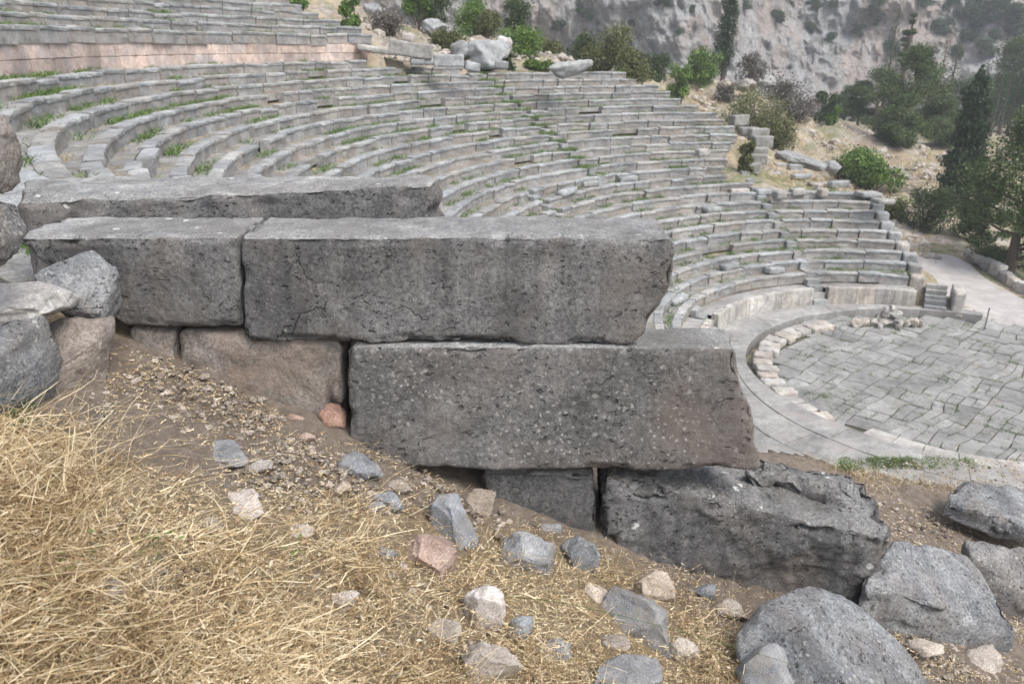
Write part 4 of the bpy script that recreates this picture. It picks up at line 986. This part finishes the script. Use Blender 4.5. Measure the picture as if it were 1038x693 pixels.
for k, (px, py, s) in enumerate([(935,250,.35),(900+38,262,.3),(925,262,.3),(950,262,.3)]):
    p = at_z(px, py, -.1); tag(rock('path_rock', Vector((p.x, p.y, gz(p.x,p.y)+.08)), (s*1.2, s, s*.55), M['boulder_tan'], 1140+k, 3, 8, .12, boxy=.3), ['brown rock highest on the path','brown rock on the right rim of the path','grey stone at the foot of the seat ends','brown rock just before the low wall'][k], 'rock', 'rocks strewn on the path')
# ------------------------------------------------------------------ vegetation
def foliage(name, lobes, n, leaf, mat, parent, elong=1.0, hollow=.35):
    Vs = []
    w = np.array([l[3]*l[4]*l[5] for l in lobes])**.7; w /= w.sum()
    for l, c in zip(lobes, (w*n).astype(int)+1):
        d = rng.normal(0, 1, (c, 3)); d /= np.linalg.norm(d, axis=1, keepdims=True)
        rr = (hollow+(1-hollow)*rng.random(c)**.5)*(1+.13*rng.normal(0, 1, c))
        p = d*rr[:,None]*np.array(l[3:6])+np.array(l[:3])
        # tear gaps out of the lobe
        keep = np.array([noise.noise(Vector(q*(1.1/max(.3, l[3]*.6)))+Vector((l[0], 0, 0))) > -.30 for q in p]); p = p[keep]; c = len(p)
        if not c: continue
        s = leaf*rng.uniform(.5, 1.3, (c, 1))
        a = rng.normal(0, 1, (c, 3)); a[:,2] *= elong; a /= np.linalg.norm(a, axis=1, keepdims=True); b = np.cross(a, rng.normal(0, 1, (c, 3))); b /= np.linalg.norm(b, axis=1, keepdims=True)
        Vs.append(np.stack([p-a*s, p+b*s*.45, p+a*s, p-b*s*.45], axis=1))
    return quads(name, np.concatenate(Vs), M[mat], parent)
def limb(V, F, p0, p1, r0, r1, n=7, seg=5, wob=.06):
    p0, p1 = Vector(p0), Vector(p1); ax = (p1-p0).normalized(); s = ax.cross(Vector((.3,.9,.1))).normalized(); t = ax.cross(s); b0 = len(V); L = (p1-p0).length
    for i in range(seg+1):
        q = i/seg; c = p0.lerp(p1, q)+s*wob*L*math.sin(q*PI)*random.uniform(-1, 1); r = r0+(r1-r0)*q
        for k in range(n): V.append(c+(s*math.cos(2*PI*k/n)+t*math.sin(2*PI*k/n))*r)
    for i in range(seg):
        for k in range(n): F.append((b0+i*n+k, b0+i*n+(k+1) % n, b0+(i+1)*n+(k+1) % n, b0+(i+1)*n+k))
def cypress(p, h, w, label, n=5000, group='cypress trees', lean=0):
    h += EXTRA[0]; t = empty('cypress_tree', p, label, 'cypress tree', group)
    V = []; F = []; limb(V, F, (0,0,-.4), (0,0,h*.9), w*.14, .03, wob=.0); mesh('trunk', V, F, M['bark'], parent=t)
    lobes = []; m = 26
    for k in range(m):
        q = (k+.5)/m; rad_ = w*.5*min(1, (q*7)**.6)*(1-q**2.4)**.8+.06; rad_ *= random.uniform(.8, 1.1)
        lobes.append((random.gauss(0, w*.05), random.gauss(0, w*.05), h*(.05+.95*q), rad_, rad_, h/m*1.3))
    foliage('crown', lobes, int(n*2), max(.075, w*.045), 'cypress', t, 3.0, .55)
    t.rotation_euler = (0, lean, 0)
    return t
def pine(p, h, w, label, n=9000, mat='pine', group='pine trees', z0=.25, leaf=.16, nl=26):
    z0 = (z0*h+EXTRA[0])/(h+EXTRA[0]); h += EXTRA[0]; t = empty('pine_tree', p, label, 'pine tree', group)
    V = []; F = []; limb(V, F, (0,0,-.5), (w*.06,0,h*.8), h*.035, h*.012, 8, 6, .04)
    lobes = []
    for k in range(nl):
        q = random.random(); a = random.uniform(0, 2*PI); hh = h*(z0+(1-z0)*q*.93); rad_ = w*.5*math.sin(min(1, .25+q*.75)*PI)**.5*random.uniform(.35, .95)
        if q > .8: rad_ *= .5
        x, y = rad_*math.cos(a), rad_*math.sin(a); s = w*random.uniform(.13, .22)
        lobes.append((x, y, hh, s*1.25, s*1.25, s*.75)); limb(V, F, (w*.03*q, 0, max(.2, hh-h*.12)), (x, y, hh), h*.011, h*.004, 5, 3, .05)
    mesh('trunk', V, F, M['bark'], parent=t)
    foliage('crown', lobes, int(n*1.7), leaf*1.1, mat, t, .8, .15)
    return t
def bush(p, w, h, label, mat='bush', n=2600, leaf=.11, group=None, name='bush', nl=12, cat='bush'):
    ex = EXTRA[0]; EXTRA[0] = 0.0; t = empty(name, p, label, cat, group); lobes = []; V = []; F = []
    for k in range(nl):
        a = random.uniform(0, 2*PI); q = random.random(); rr = w*.36*random.random()**.5; s = w*random.uniform(.18, .28)
        z = ex+h*(.12+.66*q); lobes.append((rr*math.cos(a), rr*math.sin(a), z, s, s, min(s, h*.36))); limb(V, F, (0,0,-.3), (rr*math.cos(a), rr*math.sin(a), z), w*.018, w*.006, 5, 3, .08)
    mesh('stems', V, F, M['bark'], parent=t); foliage('crown', lobes, int(n*1.6), leaf, mat, t, 1.0, .1)
    return t
def gp3(px, py, d):                          # stand on the ground: bearing from px, distance d
    p = at_d(px, py, d); return Vector((p.x, p.y, gz(p.x, p.y)-.1)), p.z
EXTRA = [0.0]
def stand(px, ybase, d):
    # the point of the ground seen at the foot of the plant, near distance d; else straight below it
    EXTRA[0] = 0.0
    best = None
    for k in range(-28, 41):
        q = d*(1+k*.01); p = at_d(px, ybase, q); e = abs(p.z-gz(p.x, p.y))
        if (best is None or abs(k) < abs(best[0])) and e < .25: best = (k, p)
    if best is not None: return Vector((best[1].x, best[1].y, gz(best[1].x, best[1].y)-.15))
    p = at_d(px, ybase, d); g = gz(p.x, p.y); EXTRA[0] = max(0, p.z-g)
    return Vector((p.x, p.y, g-.15))
def hpx(npx, d): return npx/FPX*d*1.02
# tall cypresses
cypress(stand(732, 86, 88), hpx(116, 88), hpx(17, 88), 'tall lone cypress rising above the top right end of the seats', 7000)
cypress(stand(968, 206, 60), hpx(140, 60), hpx(40, 60), 'tall leaning cypress behind the big pine at right', 9000, lean=.05)
for k, (px, yb, yt, d, w) in enumerate([(948,100,58,118,7),(961,95,53,122,9),(1003,130,72,112,11),(1012,128,76,116,10),(1021,126,70,114,11),(1032,128,74,110,13),(900,70,25,125,10),(1044,128,66,108,14),(990,118,80,126,9)]):
    cypress(stand(px, yb+8, d), hpx((yb-yt+8)*1.25, d), hpx(w*1.4, d), ['slim cypress above the pine grove, left of a pair','slim cypress above the pine grove, right of a pair','distant cypress first from the leaning one','distant cypress second from the leaning one','distant cypress third from the leaning one','distant cypress at the right, fourth','sparse cypress rising behind the pine grove','distant cypress cut by the right frame edge','distant cypress hidden behind the tip of the leaning one'][k], 1600, 'distant cypress trees')
# big pine at right and its neighbours
pine(stand(1024, 272, 50), hpx(146, 50), hpx(98, 50), 'big dark pine with a bare trunk by the low wall', 30000, group=None, z0=.2, leaf=.085, nl=52)
pine(stand(992, 250, 54), hpx(62, 54), hpx(44, 54), 'low bushy pine against the big dark pine', 9000, group=None, z0=.05, leaf=.085, nl=26)
bush(stand(938, 232, 58), hpx(52, 58), hpx(50, 58), 'rounded dark green bush at the head of the path', 'bush_dark', 5000, .09)
bush(stand(1012, 266, 56), hpx(60, 56), hpx(14, 56), 'low dark undergrowth behind the low wall', 'bush_dark', 4500, .08, nl=16)
G1 = 'pines of the grove on the far slope'
for k, (px, yb, yt, d, w, lab) in enumerate([(855,128,76,112,40,'small pine at the left edge of the grove'),(885,134,66,104,60,'rounded pine in the left part of the grove'),(915,150,58,96,72,'tallest pine of the grove with a broad crown'),(908,152,100,90,52,'low spreading pine in front of the tallest one'),(948,150,88,92,62,'pine with pale leaning trunks in the grove'),(948,142,98,108,34,'pine of the grove next to the leaning cypress'),(870,120,84,118,34,'dark pine at the back left of the grove'),(917,70,20,130,16,'thin pine sticking up above the grove'),(940,98,74,125,30,'pine at the back right of the grove')]):
    pine(stand(px, yb, d), hpx((yb-yt)*.92, d), hpx(w*.78, d), lab, 15000, group=G1, z0=.14, leaf=.095, nl=22)
for k, (px, yb, yt, d, w) in enumerate([(1010,120,82,135,50),(1035,125,78,132,50),(985,112,84,138,40),(1030,75,48,150,40)]):
    pine(stand(px, yb, d), hpx(yb-yt, d), hpx(w, d), ['greyish pine behind the distant cypresses','greyish pine behind the distant cypresses by the right edge','greyish pine between the grove and the distant cypresses','scrubby pine high at the right frame edge'][k], 6000, group='pines behind the distant cypresses', leaf=.14)
BU = [(835,128,95,95,22,'bush_dark','dark upright bush left of the grove'),(842,136,112,92,12,'bush','small bright bush below the dark upright bush'),(880,190,155,70,48,'bush','bright green bush on the far slope above the seats'),(768,140,95,66,60,'bush_olive','broad yellow-green bush left of the dry flat, upper mass'),(785,150,118,64,42,'bush_olive','broad yellow-green bush left of the dry flat, lower mass'),
(710,84,56,82,32,'bush','soft green bush left of the lone cypress'),(690,102,62,62,26,'bush','bright green bush at the top right end of the rows'),(665,82,47,60,34,'bush_dark','dark grey-green bush above the top right rows'),(612,72,30,60,50,'bush_olive','tall olive bush above the top rows'),(640,84,50,58,40,'bush_olive','low olive bush at the end of the top row'),(590,62,36,66,30,'bush_dark','dark shrub left of the tall olive bush'),
(480,45,-2,64,42,'bush','bright bush above the outcrop'),(521,36,0,66,30,'bush_dark','dark round bush on the skyline above the bowl'),(440,28,-15,60,36,'bush_dark','dark bush right of the rubble hill'),(425,16,-12,58,26,'bush','bright bush on the rubble hill'),(527,52,30,58,40,'bush','low yellow-green bush under the dark round bush'),(508,66,48,50,22,'bush_dark','small dark bush among the blocks above the bowl'),(354,28,-5,50,20,'bush','green bush beside the end of the upper tier'),(545,68,58,48,26,'bush','low green plants beside the broad pale outcrop'),(300,12,-2,47,34,'bush','creeper on the end of the upper seat rows'),
(795,115,80,96,40,'bush_grey','bare grey shrub above the yellow-green bush'),(760,82,60,90,26,'bush_grey','grey shrub right of the lone cypress'),(805,125,105,90,30,'bush_grey','grey scrub on the dry slope'),(868,168,150,74,16,'bush_dark','small dark bush beside the bright one'),(852,178,158,68,18,'bush_olive','olive bush beside the grey rock'),(735,104,84,70,20,'bush_grey','leafless twiggy shrub at the row ends'),(903,218,196,54,24,'bush_olive','yellow-green plant on the end wall'),(795,100,84,86,16,'bush_grey','small grey scrub near the cliff foot'),(755,180,150,56,12,'bush_olive','tall yellowish weeds at the corner of the dry flat'),(497,30,14,62,22,'bush_olive','dry bush below the skyline'),(398,30,12,54,40,'bush_grey','brown scrub covering the rubble hill'),(455,48,30,54,34,'bush_olive','dry weeds between the blocks above the bowl'),(560,60,44,62,20,'bush_olive','dry weeds behind the broad pale outcrop')]
for k, (px, yb, yt, d, w, m, lab) in enumerate(BU):
    bush(stand(px, yb, d), hpx(w*1.15, d), hpx((yb-yt)*1.15, d), lab, m, int(1400+w*70) if m != 'bush_grey' else 900+w*22, .10 if d < 70 else .15)
# scree on the hill above the bowl and on the far slope
cv, cf = [], []
for _ in range(1900):
    if random.random() < .55: px, py, d = random.uniform(345, 590), random.uniform(-5, 62), random.uniform(46, 66)
    else: px, py, d = random.uniform(700, 960), random.uniform(90, 215), random.uniform(45, 110)
    p = at_d(px, py, d); 
    if math.hypot(p.x, p.y) < 31 and p.x < 21: continue
    z = gz(p.x, p.y); s = random.choice([.08,.1,.14,.2,.3])*random.uniform(.7, 1.3)*(d/55); b0 = len(cv); q = Vector([random.uniform(.6, 1.3) for _ in range(3)]); q.z *= .7; off = random.uniform(0, 99)
    for v in bv_: cv.append(Vector((p.x, p.y, z))+Vector((v.x*q.x, v.y*q.y, v.z*q.z))*s*(1+.5*noise.noise(v*1.3+Vector((off,0,0)))))
    cf += [tuple(b0+i for i in f) for f in bf_]
tag(mesh('scree', cv, cf, M['rock_tan']), 'grey and buff scree scattered over the dry slopes beyond the seats', 'scree', kind='stuff')
# ------------------------------------------------------------------ cliff and its shrubs
V = []; F = []
NA, NZ = 600, 260
cl = []
for j in range(NZ+1):
    for i in range(NA+1):
        az = math.radians(-14+88*i/NA); q = j/NZ
        deg = math.degrees(az)
        base = float(np.interp(deg, [-14, 0, 10, 20, 30, 40, 60, 74], [330, 290, 255, 225, 205, 190, 180, 180]))
        z = -30+q*150
        d = base+z*.42+(14 if q < .1 else 0)*0
        p = Vector((CAM[0]+d*math.cos(az), CAM[1]+d*math.sin(az), z))
        def rid(f, zf, o): return 1-abs(noise.noise(Vector((p.x*f+o, p.y*f, z*f*zf))))*2.2
        rg = noise.hetero_terrain(Vector((p.x*.013, p.y*.013, z*.010)), 1.0, 2.1, 6, .7)
        led = noise.noise(Vector((p.x*.02, p.y*.02, z*.09+3)))+.5*noise.noise(Vector((p.x*.05, p.y*.05, z*.22+9)))
        dd = -rg*9-rid(.035, .55, 0)*6-rid(.09, .6, 7)*3.6-rid(.21, .7, 3)*1.9-rid(.48, .8, 5)*1.0-nz(p, .6, 4)*.9+led*6
        V.append((p.x+dd*math.cos(az), p.y+dd*math.sin(az), z+nz(p, .1, 3)*1.5)); 
for j in range(NZ):
    for i in range(NA):
        F.append((j*(NA+1)+i, j*(NA+1)+i+1, (j+1)*(NA+1)+i+1, (j+1)*(NA+1)+i))
tag(mesh('cliff', V, F, M['cliff']), kind='structure')
cliffV = np.array(V)
cpx = np.array([to_px(v) for v in V])
shr = [(565,25),(590,12),(598,14),(638,22),(688,32),(671,2),(755,5),(788,18),(820,28),(822,2),(828,4),(845,3),(888,14),(887,8),(890,22),(870,30),(840,40),(905,50),(935,2),(962,5),(975,14),(985,10),(990,28),(1002,20),(1018,18),(1025,34),(1032,12),(1008,38),(980,38),(1015,5),(762,70),(700,8),(958,30),(1000,52),(998,8),(1030,24),(970,55)]
sh0 = None
for k, (px, py) in enumerate(shr):
    i = int(np.argmin(np.hypot(cpx[:,0]-px, cpx[:,1]-py))); p = Vector(cliffV[i]); d = math.hypot(p.x-CAM[0], p.y-CAM[1])
    dirx = Vector((CAM[0]-p.x, CAM[1]-p.y, 0)).normalized()
    if sh0 is None:
        sh0 = bush((0,0,0), 3.2, 3.0, 'small dark shrub rooted in the grey cliff face', 'bush_dark', 1500, .20, 'shrubs rooted in the cliff face', 'cliff_shrub', 8, 'shrub'); o = sh0
    else:
        o = sh0.copy(); COL.objects.link(o)
        for ch in sh0.children:
            c = ch.copy(); COL.objects.link(c); c.parent = o
    o.location = p+dirx*.6-Vector((0,0,1.0)); s = random.uniform(.6, 1.4) if px < 900 else random.uniform(1.1, 2.3); o.scale = (s, s, s*random.uniform(.7, 1.1)); o.rotation_euler = (0, 0, random.uniform(0, 6))
hm = bpy.data.materials.new('air_haze'); hm.use_nodes = True; hn = hm.node_tree
hn.nodes.remove(hn.nodes['Principled BSDF']); pv_ = hn.nodes.new('ShaderNodeVolumePrincipled'); pv_.inputs['Density'].default_value = .0007; pv_.inputs['Color'].default_value = (.86,.91,1,1); pv_.inputs['Anisotropy'].default_value = 0
hn.links.new(pv_.outputs[0], hn.nodes['Material Output'].inputs['Volume'])
x0, x1, y0, y1, z0_, z1_ = -440, 380, -410, 410, float(Z.min())-3, float(cliffV[:,2].max())+3
hz = mesh('haze', [(x0,y0,z0_),(x1,y0,z0_),(x1,y1,z0_),(x0,y1,z0_),(x0,y0,z1_),(x1,y0,z1_),(x1,y1,z1_),(x0,y1,z1_)], [(3,2,1,0),(4,5,6,7),(0,1,5,4),(1,2,6,5),(2,3,7,6),(3,0,4,7)], hm)
tag(hz, 'thin pale haze in the air, softening the far cliff', 'haze', kind='stuff')
print('ZRANGE', Z.min(), Z.max(), cliffV[:,2].max())
# ------------------------------------------------------------------ light, sky, camera
w = bpy.data.worlds.new('World'); S.world = w; w.use_nodes = True
nt = w.node_tree; sky = nt.nodes.new('ShaderNodeTexSky'); sky.sky_type = 'NISHITA'; sky.sun_disc = False
SUN_EL, SUN_AZ = math.radians(56), YAW+math.radians(228)
sky.sun_elevation = SUN_EL; sky.sun_rotation = PI/2-SUN_AZ; sky.air_density = 1.2; sky.dust_density = 3
hs = nt.nodes.new('ShaderNodeHueSaturation'); hs.inputs['Saturation'].default_value = .5; nt.links.new(sky.outputs[0], hs.inputs['Color']); nt.links.new(hs.outputs[0], nt.nodes['Background'].inputs['Color']); nt.nodes['Background'].inputs['Strength'].default_value = .14
sd = bpy.data.lights.new('sun', 'SUN'); sd.energy = 1.4; sd.angle = math.radians(28); sd.color = (1, .97, .93)
so = bpy.data.objects.new('sun', sd); COL.objects.link(so)
dv = Vector((math.cos(SUN_AZ)*math.cos(SUN_EL), math.sin(SUN_AZ)*math.cos(SUN_EL), math.sin(SUN_EL)))
so.rotation_euler = (-dv).to_track_quat('-Z', 'Y').to_euler()
cd = bpy.data.cameras.new('camera'); cam = bpy.data.objects.new('camera', cd); COL.objects.link(cam); S.camera = cam
cd.sensor_width = 36; cd.lens = 36*FPX/1038; cd.clip_end = 2000; cd.clip_start = .05
fwd = Vector((Fh[0]*CP, Fh[1]*CP, -SP)); right = Vector((Rh[0], Rh[1], 0)); upv = right.cross(fwd)
r2 = right*CR+upv*SR; u2 = -right*SR+upv*CR      # camera roll
cam.matrix_world = Matrix(((r2.x, u2.x, -fwd.x, CAM[0]), (r2.y, u2.y, -fwd.y, CAM[1]), (r2.z, u2.z, -fwd.z, CAM[2]), (0,0,0,1)))
cd.dof.use_dof = True; cd.dof.focus_distance = 3.1; cd.dof.aperture_fstop = 5.6
S.view_settings.view_transform = 'Standard'; S.view_settings.look = 'None'; S.view_settings.exposure = 1.06; S.view_settings.gamma = 1
